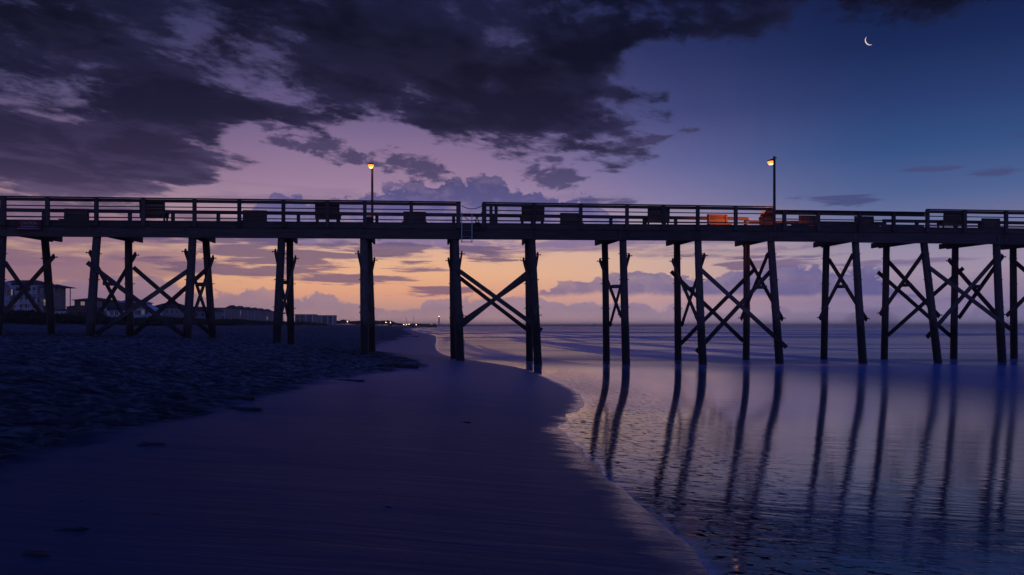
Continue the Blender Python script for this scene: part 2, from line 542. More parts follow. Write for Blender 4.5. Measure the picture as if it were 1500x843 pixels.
def fbm(x, y, octv=4, seed=0, gain=0.5):
    s, a = 0, 1.0
    for k in range(octv):
        s = s + vnoise(x, y, seed + k * 17) * a
        x, y, a = x * 2.03 + 5.2, y * 2.03 + 1.7, a * gain
    return s


PROF_T = np.array([-400, -60, -20, -6, 0, 2.0, 4.7, 6.0, 7.5, 9.0, 11, 13, 15, 20, 40, 58, 64, 72, 84, 100, 160, 4000], float)
PROF_Z = np.array([-9, -6, -3.2, -1.15, 0, 0.20, 0.40, 0.50, 0.62, 0.80, 1.06, 1.26, 1.38, 1.50, 1.72, 2.0, 2.6, 3.3, 2.9, 2.4, 2.3, 2.3], float)


def beach(X, Y, rough=True):
    """sand height and the 'churned' mask (0 smooth wet sand .. 1 trampled dry sand)"""
    t = edge_x(Y) - X
    wob = fbm(X * 0.22, Y * 0.10, 3, 3) * 1.5 * smooth(2.5, 5.5, t)
    tt = t + wob
    far = smooth(400, 2500, Y)
    p = np.interp(tt, PROF_T, PROF_Z)
    near = 1 - smooth(6, 34, Y)
    p = np.where(p > 0, p * (1 - 0.22 * near) * (1 - 0.45 * far), p)
    z = z_edge(Y) + p
    ragged = fbm(X * 0.9, Y * 0.45, 4, 9) * 1.6
    ch = smooth(4.3, 5.2, tt + ragged * 0.8 - 0.2)
    # mounds of pushed-up sand
    z = z + ch * (fbm(X * 0.16, Y * 0.12, 3, 21) * 0.30) * smooth(4, 9, t)
    if rough:
        fine = fbm(X * 1.3, Y * 1.9, 4, 31, 0.62) * 0.060 + (np.abs(fbm(X * 2.6, Y * 3.4, 3, 41)) - 0.2) * 0.085 + fbm(X * 6.5, Y * 7.5, 2, 43) * 0.035
        fade = 1 - smooth(60, 140, Y)
        z = z + ch * fine * fade
        z = z + (1 - ch) * smooth(0.4, 2.0, t) * fbm(X * 0.35, Y * 1.1, 3, 51) * 0.014 + (1 - ch) * (1 - smooth(0.8, 3.0, np.abs(t))) * fbm(X * 1.1, Y * 0.8, 3, 71) * 0.010
    dn = smooth(54, 66, tt) * (1 - smooth(1500, 3000, Y))
    z = z + dn * fbm(X * 0.09, Y * 0.06, 4, 61) * 0.9
    return z, ch, t


def beach_z(x, y):
    return float(beach(np.array([x]), np.array([y]), False)[0][0])


def sheet(name, X, Y, Z, mat, attrs):
    ny, nx = X.shape
    me = bpy.data.meshes.new(name)
    co = np.stack([X, Y, Z], -1).reshape(-1, 3).astype(np.float32)
    idx = np.arange(ny * nx).reshape(ny, nx)
    q = np.stack([idx[:-1, :-1], idx[:-1, 1:], idx[1:, 1:], idx[1:, :-1]], -1).reshape(-1, 4)
    me.vertices.add(len(co)); me.vertices.foreach_set('co', co.ravel())
    me.loops.add(q.size); me.loops.foreach_set('vertex_index', q.ravel().astype(np.int32))
    me.polygons.add(len(q))
    me.polygons.foreach_set('loop_start', np.arange(0, q.size, 4, dtype=np.int32))
    me.polygons.foreach_set('loop_total', np.full(len(q), 4, dtype=np.int32))
    me.polygons.foreach_set('use_smooth', np.ones(len(q), bool))
    for k, a in attrs.items():
        at = me.attributes.new(k, 'FLOAT', 'POINT')
        at.data.foreach_set('value', a.ravel().astype(np.float32))
    me.materials.append(mat)
    me.update(); me.validate()
    o = bpy.data.objects.new(name, me); COL.objects.link(o)
    return o


def attr(n, name):
    a = n.nodes.new('ShaderNodeAttribute'); a.attribute_name = name
    return Sock(n, a.outputs['Fac'])


# sand material -------------------------------------------------------------
def sand_material():
    m, n, b = new_mat('beach_sand')
    pos, P = world_pos(n)
    ch, inl = attr(n, 'churn'), attr(n, 'inland')
    g = noise(n, pos, 55.0, 4, 0.7)
    lump = noise(n, comb(n, P[0] * 4.2, P[1] * 4.8, P[2] * 3), 1.0, 6, 0.66, 0.3)
    streak = noise(n, comb(n, P[0] * 0.45, P[1] * 5.5, 0.0), 1.0, 6, 0.66, 0.25)
    dry = ramp(n, lump, [(0.30, (0.028, 0.027, 0.027, 1)), (0.49, (0.12, 0.115, 0.112, 1)), (0.66, (0.34, 0.325, 0.31, 1))])
    # wrack and weed drawn out along the upper edge of the wash
    wr = noise(n, comb(n, P[0] * 0.9, P[1] * 3.6, 4.0), 1.0, 6, 0.68, 0.3)
    wband = inl.smooth(3.4, 4.6) * (1.0 - inl.smooth(7.0, 11.0))
    dry = mixc(n, (wr.smooth(0.52, 0.62) * (wband * 0.75 + 0.2)).min(0.85), dry, (0.022, 0.020, 0.019, 1))
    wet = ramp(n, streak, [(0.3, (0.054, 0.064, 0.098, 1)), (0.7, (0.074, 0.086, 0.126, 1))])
    # light falloff painted into the sand colour: dark foreground, pale sheen towards the pier
    light_falloff = (P[1] + (lump - 0.5) * 2.0 + (streak - 0.5) * 5.0).smooth(3.0, 24.0)
    wet = mixc(n, light_falloff, wet, ramp(n, streak, [(0.3, (0.175, 0.188, 0.255, 1)), (0.7, (0.225, 0.240, 0.310, 1))]))
    dry = mixc(n, light_falloff * 0.55 + 0.45, (0.03, 0.029, 0.030, 1), dry)
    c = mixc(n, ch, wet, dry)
    # specks of shell and weed on the wash
    v = n.nodes.new('ShaderNodeTexVoronoi'); v.inputs['Scale'].default_value = 1.0; v.inputs['Randomness'].default_value = 1.0
    n.links.new(comb(n, P[0] * 1.6, P[1] * 1.6, 0.0), v.inputs['Vector'])
    speck = 1.0 - Sock(n, v.outputs['Distance']).smooth(0.03, 0.05)
    c = mixc(n, speck * 0.8, c, (0.018, 0.016, 0.016, 1))
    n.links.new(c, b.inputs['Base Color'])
    film = 1.0 - inl.smooth(0.0, 4.5)
    # the last thin sheet of water draining off beside the edge
    glaze = 1.0 - (inl + (wr - 0.5) * 0.9).smooth(0.0, 0.30)
    r = (1.0 - film) * 0.06 + 0.46 + (streak - 0.5) * 0.15
    n.links.new((r * (1.0 - ch) * (1.0 - glaze * 0.72) + ch * 0.92).min(1.0).max(0.05).s, b.inputs['Roughness'])
    n.links.new((0.11 - ch * 0.06 + glaze * 0.34).s, b.inputs['Specular IOR Level'])
    b.inputs['IOR'].default_value = 1.42
    h = g * 0.06 * (ch * 0.8 + 0.2) + lump * ch * 2.2 + streak * 0.30 * (1.0 - ch)
    bump_to(n, b, h, 0.9, 0.05)
    return m


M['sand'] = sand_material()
# rows get wider with distance; columns follow the view fan but stay at fixed places on the ground
rows = np.concatenate([np.linspace(-30, 2.5, 60, endpoint=False), 2.5 + np.cumsum(np.concatenate([[0], 0.018 * 1.0085 ** np.arange(470)]))])
rows = rows[rows < 58]
rows = np.concatenate([rows, np.geomspace(58.3, 6500, 190)])
colu = np.concatenate([-np.geomspace(2600, 46, 70), np.linspace(-45, -21, 90, endpoint=False), np.linspace(-21, 5.0, 430), np.geomspace(5.5, 900, 40)])
GX, GY = np.meshgrid(colu, rows)
# far away the columns run along the shore so that the edge keeps its resolution
GX = np.where(GY > 60, edge_x(GY) + (GX - edge_x(np.array([60.0]))[0]) * (np.maximum(GY, 60) / 60) ** 0.62, GX)
GZ, GC, GT = beach(GX, GY)
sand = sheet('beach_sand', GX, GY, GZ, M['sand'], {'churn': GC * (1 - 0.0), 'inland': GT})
tag(sand, kind='structure')


# sea -----------------------------------------------------------------------
def sea_z(X, Y):
    u = X - edge_x(Y)
    A = RUN * (1 - smooth(6.0, 34.0, Y))
    g = np.where(u < 0, 1 - np.maximum(u, -10) / RUNL * 0.45, np.exp(-np.maximum(u, 0) / RUNL))
    z = 0.02 + A * g
    return np.where(u < -10, z - 1.0, z), u


def sea_material():
    m, n, b = new_mat('sea_water')
    pos, P = world_pos(n)
    u = attr(n, 'offshore')
    near = 1.0 - P[1].smooth(30, 48)              # the sheet of run-up in front of the pier
    # long, soft bands left by a slow tide of small waves
    f1 = noise(n, comb(n, P[0] * 0.007, P[1] * 0.034, 0.0), 1.0, 2, 0.5, 0.8)
    f2 = noise(n, comb(n, P[0] * 0.02, P[1] * 0.09, 2.0), 1.0, 2, 0.5, 0.6)
    foam = (f1 + (f2 - 0.5) * 0.35).smooth(0.46, 0.66)
    surf = noise(n, comb(n, u * 0.20, P[1] * 0.010, 9.0), 1.0, 3, 0.55, 0.6).smooth(0.50, 0.62) * (1.0 - u.smooth(18.0, 55.0)) * u.smooth(0.3, 2.0)
    foam = (foam + surf * 0.8).min(1.0) * (1.0 - near * 0.75)
    rim = (1.0 - u.abs().smooth(0.0, 0.14)) * 0.32
    lac = noise(n, comb(n, P[0] * 2.0, P[1] * 7.0, 6.0), 1.0, 5, 0.65, 0.4)
    edge_foam = (1.0 - u.smooth(0.2, 2.4)) * lac.smooth(0.56, 0.64) * 0.22
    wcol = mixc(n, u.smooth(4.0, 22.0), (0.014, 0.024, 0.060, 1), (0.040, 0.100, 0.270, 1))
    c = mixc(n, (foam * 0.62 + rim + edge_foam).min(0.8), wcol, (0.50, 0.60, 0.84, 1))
    fleck = noise(n, comb(n, P[0] * 7.0, P[1] * 13.0, 3.0), 1.0, 2, 0.55, 0.2).smooth(0.585, 0.63) * (1.0 - u.smooth(0.5, 2.6)) * u.smooth(0.02, 0.2) * near
    c = mixc(n, fleck, c, (0.02, 0.02, 0.026, 1))
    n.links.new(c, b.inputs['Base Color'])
    calm = near * (1.0 - u.smooth(3.0, 22.0))
    far_r = 0.21 + foam * 0.22
    n.links.new((far_r * (1.0 - near) + near * (0.05 + u.smooth(2.0, 15.0) * 0.23 + foam * 0.08) + fleck * 0.6).s, b.inputs['Roughness'])
    b.inputs['IOR'].default_value = 1.33
    n.links.new(((0.50 - near * 0.19 - u.smooth(3.0, 14.0) * near * 0.22 - u.smooth(12.0, 40.0) * (1.0 - near) * 0.14 - foam * 0.12) * (1.0 - fleck)).s, b.inputs['Specular IOR Level'])
    # ripples: fine cross-shore ridges near the edge, long soft ones outside
    r1 = noise(n, comb(n, P[0] * 1.6, P[1] * 9.0, 1.0), 1.0, 4, 0.55, 0.35)
    r2 = noise(n, comb(n, P[0] * 0.35, P[1] * 2.6, 7.0), 1.0, 3, 0.5, 0.2)
    pit = noise(n, comb(n, P[0] * 9.0, P[1] * 20.0, 3.0), 1.0, 2, 0.5, 0.1).smooth(0.60, 0.72)
    swell = noise(n, comb(n, P[0] * 0.006, P[1] * 0.026, 12.0), 1.0, 1, 0.4, 0.9) * 1.7 + noise(n, comb(n, P[0] * 0.014, P[1] * 0.095, 17.0), 1.0, 1, 0.4, 0.9) * (1.0 - P[1].smooth(50, 90)) * 0.8
    h = (r1 * 0.35 + r2 * 0.8) * (near * 0.98 + 0.02) * (1.0 - u.smooth(4.0, 14.0) * 0.6) * (1.0 - P[1].smooth(7.0, 16.0) * 0.55) + swell * (1.0 - near) * u.smooth(2.0, 30.0) * 15.0 + pit * (1.0 - u.smooth(0.6, 3.2)) * 0.8
    k = bump_to(n, b, h, 0.32, 0.03)
    n.links.new((near * 0.21 + (1.0 - near) * 0.30).s, k.inputs['Strength'])
    # spray, foam and turbid water of the moving sea: a matt share that grows away from the calm edge
    dif = n.nodes.new('ShaderNodeBsdfDiffuse')
    n.links.new(mixc(n, foam * 0.55, (0.085, 0.150, 0.330, 1), (0.42, 0.50, 0.72, 1)), dif.inputs[0])
    ms = n.nodes.new('ShaderNodeMixShader')
    mist = near * u.smooth(2.0, 17.0) * 0.56 + (1.0 - near) * (u.smooth(4.0, 45.0) * 0.34 + foam * 0.22)
    n.links.new(mist.min(0.8).s, ms.inputs[0])
    n.links.new(b.outputs[0], ms.inputs[1]); n.links.new(dif.outputs[0], ms.inputs[2])
    n.links.new(ms.outputs[0], n.nodes['Material Output'].inputs['Surface'])
    return m


M['sea'] = sea_material()
srow = np.concatenate([np.linspace(-60, 2, 40, endpoint=False), np.linspace(2, 50, 260, endpoint=False), np.geomspace(50, 14000, 90)])
su = np.concatenate([[-9.5, -6, -3, -1.2], np.linspace(-0.6, 26, 150), np.geomspace(27, 14000, 60)])
SU, SY = np.meshgrid(su, srow)
SX = edge_x(SY) + SU
SZ, SUU = sea_z(SX, SY)
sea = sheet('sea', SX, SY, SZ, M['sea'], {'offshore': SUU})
tag(sea, kind='structure')

# ------------------------------------------------------------------ the pier
# local frame: s along the pier (to sea), d across it (away from the camera), z up
V0 = 620.0
PHI = math.atan((CX - V0) / FPX)
DP = 39.0 / math.cos(PHI)
TX, TY = math.cos(PHI), math.sin(PHI)
NX, NY = -math.sin(PHI), math.cos(PHI)


def loc(x, y, d):
    """point of the photograph at depth d of the pier -> local (s, d, z)"""
    rx, rz = (x - CX) / FPX, (HY - y) / FPX
    Y = (DP + d) / (NX * rx + NY)
    X = rx * Y
    return (X * TX + Y * TY, d, EYE + rz * Y)


def s_at(x, d=0.0): return loc(x, HY, d)[0]


def to_world(s, d, z=0.0): return (s * TX + (DP + d) * NX, s * TY + (DP + d) * NY, z)


SK = [s_at(x) for x in (-400, 50, 660, 1130, 1450, 1900)]


def lerp(tab):
    return lambda s: float(np.interp(s, SK, tab))


deck_z = lerp([EYE + z for z in (4.95, 5.0, 5.15, 5.27, 5.30, 5.32)])
rail_z = lerp([EYE + z for z in (6.06, 6.09, 6.19, 6.24, 6.25, 6.26)])
beam_z = lerp([EYE + z for z in (4.19, 4.21, 4.33, 4.44, 4.42, 4.42)])
WIDE = 4.0
pier = empty('fishing_pier', (DP * NX, DP * NY, 0), PHI)
tag(pier, 'long weathered timber fishing pier on cross-braced piles, from beach to sea', 'pier')

# bents: px of front pile (top, base), back pile (top, base); y of the bases
BENTS = [  # front_top, front_base, yf, back_top, back_base, yb
    (-150, -165, 489, -78, -70, 486),
    (3, -3, 489, 66, 75, 485),
    (142, 132, 492, 188.5, 191.3, 491),
    (282, 273.8, 494, 302, 312, 493),
    (412.3, 405.6, 501, 424.7, 426.7, 499.6),
    (533, 534, 518.5, 540, 545, 515),
    (666.5, 674.3, 526, 663.5, 665.7, 523),
    (779.3, 788, 536, 773.5, 775.4, 533),
    (912.5, 917, 535, 886, 888, 530),
    (1022.7, 1030, 533.5, 991.5, 993.5, 528),
    (1129, 1142.5, 533.6, 1093.5, 1092.5, 527.7),
    (1253, 1264, 533, 1210.5, 1207, 525.8),
    (1352.8, 1373.5, 530, 1298.4, 1294.8, 528.4),
    (1459.4, 1468.4, 530.8, 1399.5, 1397, 525.8),
    (1559, 1573, 530, 1484, 1485.5, 525.8),
    (1662, 1678, 530, 1580, 1580, 525),
]


def d_front(z): return 0.38 - (EYE + 4.4 - z) / 6.3 * 1.1
def d_back(z): return 3.42 + (EYE + 4.4 - z) / 6.3 * 0.15


def px_z(x, y, front):
    """solve depth for a point that lies on the front or back row of piles"""
    d = 0.0 if front else 3.5
    for _ in range(6):
        p = loc(x, y, d)
        d = d_front(p[2]) if front else d_back(p[2])
    return Vector(loc(x, y, d))


PR = random.Random(5)
bent_s = []
for bi, (ft, fb_, yf, bt, bb, yb) in enumerate(BENTS):
    for front, xt, xb, y in ((True, ft, fb_, yf), (False, bt, bb, yb)):
        top = px_z(xt, 352 if front else 357, front)
        base = px_z(xb, y, front)
        axis = (base - top)
        foot = top + axis * (1 + 1.1 / axis.length)
        head = top - axis * (0.42 / axis.length)
        r0, r1 = (0.185, 0.215) if front else (0.18, 0.20)
        rings = []
        N, K = 12, 14
        ph = PR.random() * 6
        bow = Vector((PR.uniform(-0.03, 0.03), PR.uniform(-0.03, 0.03), 0))
        for k in range(K + 1):
            f = k / K
            c = head.lerp(foot, f) + bow * math.sin(math.pi * f)
            r = r0 + (r1 - r0) * f
            rings.append([(c.x + math.cos(t) * r * (1 + 0.05 * math.sin(3 * t + ph + f * 2) + PR.uniform(-.018, .018)),
                           c.y + math.sin(t) * r * (1 + 0.05 * math.sin(2 * t + ph - f * 3) + PR.uniform(-.018, .018)), c.z)
                          for t in [2 * math.pi * i / N for i in range(N)]])
        mb = MB().rings(rings[::-1])
        mb.build('pile', M['pile'], pier)
    bent_s.append((px_z(ft, 352, True).x, px_z(bt, 357, False).x))

# cap beams: a pair of timbers on both sides of the pile heads of every bent
for sf, sb in bent_s:
    for side in (-1, 1):
        z1 = EYE + 4.80 + (beam_z(sf) - EYE - 4.33) * 0.8
        o = side * 0.235
        mb = MB().beam((sf + o, 0.02, z1 - 0.17), (sb + o + (sb - sf) * 0.3, 4.38, z1 - 0.15), 0.30, 0.11, (1, 0, 0))
        mb.build('cap_beam', M['plank'], pier)

# cross braces of the bents: (x, y, front?) to (x, y, front?) and the face they are bolted to
X_BRACES = [
    (8, 385.5, 1, 62, 463, 0, 1), (79.5, 375, 0, 5, 459, 1, -1),
    (131, 368.5, 1, 184, 470, 0, -1), (199, 372, 0, 144, 463, 1, 1),
    (271, 366.6, 1, 305, 468, 0, -1), (312.6, 376.5, 0, 282, 466, 1, 1),
    (403, 367, 1, 421, 461, 0, -1), (433.3, 377, 0, 412, 461, 1, 1),
    (524.5, 369.5, 1, 543, 460, 0, -1), (548.8, 379.5, 0, 531, 460, 1, 1),
    (656.5, 380, 0, 678, 465, 1, -1), (676.5, 370, 1, 662, 468, 0, 1),
    (766.5, 380, 0, 789, 464, 1, -1), (788, 371.5, 1, 774, 468, 0, 1),
    (878.4, 381, 0, 909.4, 463, 1, -1), (922, 373, 1, 893.5, 477, 0, 1),
    (984.7, 381, 0, 1021.9, 468, 1, -1), (1032.5, 372.6, 1, 998.5, 477, 0, 1),
    (1098.6, 382, 0, 1146.5, 468.5, 1, 1), (1125, 372, 1, 1085.5, 468, 0, -1),
    (1214.8, 381, 0, 1269.6, 469, 1, 1), (1249, 373.5, 1, 1200.5, 467.5, 0, -1),
    (1301, 383, 0, 1376, 464, 1, 1), (1350.5, 374.5, 1, 1289, 461, 0, -1),
    (1389.5, 380.5, 0, 1461.5, 463, 1, -1), (1469.4, 374.5, 1, 1404.5, 466, 0, 1),
    (1488, 385, 0, 1578, 463, 1, 1), (1566, 374, 1, 1474.5, 463, 0, -1),
]
for k, (xa, ya, fa, xb, yb, fb2, side) in enumerate(X_BRACES):
    a, b = px_z(xa, ya, fa), px_z(xb, yb, fb2)
    n = Vector((1, 0, 0))
    mb = MB().beam(a, b, 0.245, 0.075, n, 0.01)
    mb.build('cross_brace', M['brace'], pier)
# spacer block where the two planks of a bent cross
for x, y in ((34, 424), (160, 416), (294.5, 417), (418.5, 414), (902, 420), (1008, 423), (1115, 421), (1233, 420), (1326.6, 418), (1429.6, 420)):
    p = Vector(loc(x, y, 1.75))
    MB().obox(p, (0.20, 0.30, 0.085), ((1, 0, 0), (0, 1, 0), (0, 0, 1)), 0.01).build('spacer_block', M['brace'], pier)

# sway braces that tie a bent to the next one, along the front and the back row
L_BRACES = [
    (131, 385.5, 270, 491, 1, -1), (138.5, 489.5, 279, 392.5, 1, 1), (193, 391.5, 312, 494, 0, 1), (198, 490, 306, 394, 0, -1),
    (662, 390, 792.5, 484.5, 1, -1), (676, 478, 776, 397, 1, 1), (665, 400, 772, 482.5, 0, 1), (672, 474, 776, 404, 0, -1),
    (1024, 395.5, 1149, 509, 1, -1), (1022.5, 516, 1131, 398, 1, 1), (985, 397.5, 1091, 500, 0, 1), (995, 504, 1102, 396, 0, -1),
    (1357.5, 393, 1476.5, 483, 1, -1), (1362, 494.5, 1461, 381, 1, 1), (1289.5, 398.5, 1399, 495, 0, 1), (1297, 491.5, 1407, 393.5, 0, -1),
]
for xa, ya, xb, yb, fr, side in L_BRACES:
    a, b = px_z(xa, ya, fr), px_z(xb, yb, fr)
    off = Vector((0, side * 0.235, 0))
    MB().beam(a + off, b + off, 0.215, 0.075, (0, 1, 0), 0.01).build('sway_brace', M['brace'], pier)

# bolts through the pile heads and braces: small, joined
bolt = MB()
for k, (xa, ya, fa, xb, yb, fb2, side) in enumerate(X_BRACES):
    for p in (px_z(xa, ya + 2, fa), px_z(xb, yb - 2, fb2)):
        bolt.tube(p - Vector((0.15, 0, 0)), p + Vector((0.15, 0, 0)), 0.02, n=6)
        for sg in (-1, 1): bolt.tube(p + Vector((sg * 0.12, 0, 0)), p + Vector((sg * 0.145, 0, 0)), 0.045, n=6)
for bi, (ft, fb_, yf, bt, bb, yb) in enumerate(BENTS):
    for y, f in ((372, 1), (410, 1), (450, 1), (379, 0), (416, 0), (452, 0)):
        xt, xb2 = (ft, fb_) if f else (bt, bb)
        q = (y - 352) / ((yf if f else yb) - 352)
        p = px_z(xt + (xb2 - xt) * q, y, f)
        bolt.tube(p - Vector((0.265, 0, 0)), p + Vector((0.265, 0, 0)), 0.022, n=6)
o = bolt.build('bolt', M['iron'], pier); tag(o, kind='stuff')

# side beams, rim boards and inner stringers, in lengths that break over the bents
S0, S1 = s_at(-330), s_at(1760)
cuts = [S0] + [bent_s[k][0] for k in (1, 3, 5, 7, 9, 11, 13)] + [S1]
for a, b in zip(cuts[:-1], cuts[1:]):
    a2, b2 = a + 0.004, b - 0.004
    j = PR.uniform(-0.012, 0.012)
    MB().beam((a2, 0.10 + j, (deck_z(a) + beam_z(a)) / 2 - 0.13), (b2, 0.10 + j, (deck_z(b) + beam_z(b)) / 2 - 0.13), deck_z((a + b) / 2) - beam_z((a + b) / 2) - 0.26, 0.10, (0, 1, 0)).build('side_beam', M['plank'], pier)
    MB().beam((a2, 0.022 + j * .5, deck_z(a) - 0.17), (b2, 0.022 + j * .5, deck_z(b) - 0.17), 0.30, 0.05, (0, 1, 0)).build('rim_board', M['plank'], pier)
    for d in (1.1, 2.1, 3.1, 3.95):
        MB().beam((a2, d, deck_z(a) - 0.19), (b2, d, deck_z(b) - 0.19), 0.26, 0.09, (0, 1, 0)).build('stringer', M['plank'], pier)
deck = MB()
s = S0
while s < S1:
    deck.box(s, s + 0.14, -0.03, WIDE + 0.05, deck_z(s) - 0.045 + PR.uniform(-.003, .003), deck_z(s) + PR.uniform(-.003, .003))
    s += 0.152
o = deck.build('deck_board', M['post'], pier); tag(o, kind='stuff')

# railings -------------------------------------------------------------------
NEAR_POSTS = [-146, -70, 6, 70.5, 142, 211, 285.5, 351, 415.5, 480, 534.5, 602.5, 671.5, 709, 719.5, 727, 782, 850.3, 918, 971.3, 1021.5, 1077, 1130,
              1148, 1197.6, 1258, 1308, 1357.5, 1412, 1472.5, 1530, 1590, 1650]
LOW0, LOW1 = s_at(1134.5), s_at(1355.5)
GAP0, GAP1 = s_at(675), s_at(706.5)


def top_of(s, lo, hi): return deck_z(s) + 0.79 if lo < s < hi else rail_z(s)


for x in NEAR_POSTS:
    s = s_at(x)
    thick = 0.11 if x in (671.5, 709, 6) else 0.075 if x in (719.5, 727) else 0.085
    t = top_of(s, LOW0, LOW1)
    z0 = deck_z(s) - (0.02 if x in (719.5, 727) else 0.30)
    dd = -0.06 if x not in (719.5, 727) else 0.12
    if x == 1130: continue
    MB().box(s - thick, s + thick, dd - 0.07, dd + 0.07, z0, t - (0.0 if x != 6 else -0.06) - 0.052, 0.01).build('rail_post', M['post'], pier)


def railing(segs, d, lo, hi, face):
    for a, b in segs:
        h = 0.0
        z_a, z_b = top_of(a + 0.01, lo, hi), top_of(b - 0.01, lo, hi)
        low = lo < (a + b) / 2 < hi
        MB().beam((a, d + face * 0.02, z_a - 0.022), (b, d + face * 0.02, z_b - 0.022), 0.19, 0.044, (0, 0, 1)).build('rail_cap', M['rail'], pier)
        MB().beam((a + .003, d - face * 0.095, z_a - 0.125), (b - .003, d - face * 0.095, z_b - 0.125), 0.21 if low else 0.15, 0.045, (0, 1, 0)).build('top_rail', M['rail'], pier)
        for f in ((0.615, 0.125) if not low else (0.42, 0.10)):
            q = [deck_z(t) + (top_of(t + e, lo, hi) - deck_z(t)) * f for t, e in ((a, .01), (b, -.01))]
            MB().beam((a, d - face * 0.095, q[0]), (b, d - face * 0.095, q[1]), 0.048, 0.045, (0, 1, 0), 0.006).build('mid_rail', M['rail'], pier)


def seg(xs): return [(s_at(a), s_at(b)) for a, b in zip(xs[:-1], xs[1:])]


railing(seg([-330, -70, 70.5, 211, 351, 480, 602.5]) + [(s_at(602.5), GAP0)] + [(GAP1, s_at(782))] + seg([782, 918, 1021.5, 1134]) +
        [(LOW0 + .01, s_at(1258)), (s_at(1258), LOW1 - .01)] + seg([1356, 1472.5, 1590, 1760]), -0.06, LOW0, LOW1, -1)
FLO, FHI = s_at(1096, 3.95), s_at(1294, 3.95)
FAR_POSTS = [-66, -2, 64, 127, 190, 253, 319.5, 380, 437, 495, 552, 608, 664.5, 722, 780, 838, 895, 944, 990, 1040, 1092.7, 1143, 1194, 1245, 1296, 1343.5, 1400, 1436, 1474.5, 1525, 1580, 1640]
for x in FAR_POSTS:
    s = s_at(x, 3.95)
    MB().box(s - 0.085, s + 0.085, 3.92, 4.06, deck_z(s) - 0.30, top_of(s, FLO, FHI) - 0.052, 0.01).build('rail_post', M['post'], pier)


def segf(xs): return [(s_at(a, 3.95), s_at(b, 3.95)) for a, b in zip(xs[:-1], xs[1:])]


railing(segf([-330, -66, 64, 190, 319.5, 437, 552, 664.5, 780, 895, 990, 1096]) + segf([1096.5, 1194, 1293.5]) + segf([1294, 1400, 1525, 1700]), 3.99, FLO, FHI, 1)
# raised kerb along the lowered stretch of railing; daylight shows through the slots under it
for a, b in ((1137, 1144), (1145, 1152.5), (1159.5, 1183), (1195, 1281), (1291, 1353)):
    sa, sb = s_at(a), s_at(b)
    MB().box(sa, sb, -0.028, 0.06, deck_z(sa) + 0.004, deck_z(sa) + 0.05, 0.006).build('kerb_block', M['plank'], pier)
MB().beam((s_at(1137), 0.015, deck_z(s_at(1137)) + 0.085), (s_at(1353), 0.015, deck_z(s_at(1353)) + 0.085), 0.09, 0.066, (0, 0, 1)).build('kerb_rail', M['plank'], pier)


# ------------------------------------------------------------------ benches (things standing on the deck)
def make_bench(s0, s1, d_back_, face, top, label, gap_slats=True):
    """face +1: seat towards the far side (we see its back); -1: seat towards us"""
    sm = (s0 + s1) / 2
    zb = deck_z(sm) + 0.005
    r = empty('bench', to_world(sm, d_back_, zb), PHI)
    hw = (s1 - s0) / 2
    tag(r, label, 'bench', 'timber benches along the pier deck')
    nb = 6
    z0, z1 = 0.17, top - zb
    hgt = (z1 - z0) / nb
    for k in range(nb):
        lean = face * -0.05 * k / nb
        MB().box(-hw, hw, -0.02 + lean, 0.02 + lean, z0 + k * hgt + 0.002, z0 + (k + 1) * hgt - 0.002, 0.006).build('back_slat', M['bench'], r)
    for k in range(3):
        y = face * (0.07 + 0.15 * k)
        MB().box(-hw - 0.06, hw + 0.06, min(y, y + face * 0.135), max(y, y + face * 0.135), 0.40, 0.44, 0.006).build('seat_slat', M['bench'], r)
    MB().box(-hw - 0.02, hw + 0.02, *sorted((face * 0.475, face * 0.51)), 0.22, 0.398, 0.006).build('seat_apron', M['bench'], r)
    MB().box(-hw + .01, hw - .01, *sorted((face * 0.03, face * 0.062)), 0.20, 0.396, 0.006).build('back_apron', M['bench'], r)
    for sx in (-1, 1):
        for y in (0.0, 0.43):
            yy = face * y
            x = sx * (hw - 0.07)
            MB().box(x - 0.045, x + 0.045, *sorted((yy + face * 0.065, yy + face * 0.10 + face * 0.0)), 0.0, 0.395, 0.005).build('leg', M['bench'], r)
        x = sx * (hw - 0.1)
        MB().box(x - 0.04, x + 0.04, *sorted((face * 0.022, face * 0.062)), 0.445, z1 - 0.02, 0.005).build('back_post', M['bench'], r)
    return r


NEAR_B = [(204.5, 242, 'dark bench backed against the near railing, first from the left'),
          (461.5, 497.5, 'dark bench backed against the near railing, left of the thin lamp post'),
          (764, 797.5, 'dark bench backed against the near railing, first one to the right of the chained gap'),
          (948.5, 980.8, 'dark bench backed against the near railing, left of the brightest orange bench'),
          (1381.5, 1413, 'dark bench backed against the near railing, past the lowered stretch of railing')]
for a, b, lab in NEAR_B:
    s0, s1 = s_at(a, 0.3), s_at(b, 0.3)
    make_bench(s0, s1, 0.30, 1, rail_z(s0) - 0.01, lab)
FAR_B = [(93.5, 129.5, 303.6, 'low reddish bench facing us near the left end, past the CAUTION sign'),
         (355.5, 391, 305, 'low dark bench facing us, midway between the left end and the thin lamp post'),
         (590.8, 624, 307.6, 'low dark bench facing us, between the thin lamp post and the ladder'),
         (820.6, 851, 310.8, 'low dark bench facing us, second one to the right of the chained gap'),
         (1036, 1066, 313.2, 'brightest orange lamplit bench facing us, left of the bright lamp post'),
         (1170.5, 1196.5, 314.5, 'rust-red lamplit bench facing us, just right of the bright lamp post'),
         (1252, 1280.5, 316, 'dark bench facing us at the lowered railing, right of the rust-red bench'),
         (1438.5, 1465.5, 319.8, 'dark bench facing us, farthest right of all')]
for a, b, y, lab in FAR_B:
    p0, p1 = loc(a, y, 3.45), loc(b, y, 3.45)
    make_bench(p0[0], p1[0], 3.45, -1, min(p0[2], deck_z(p0[0]) + 1.05), lab)

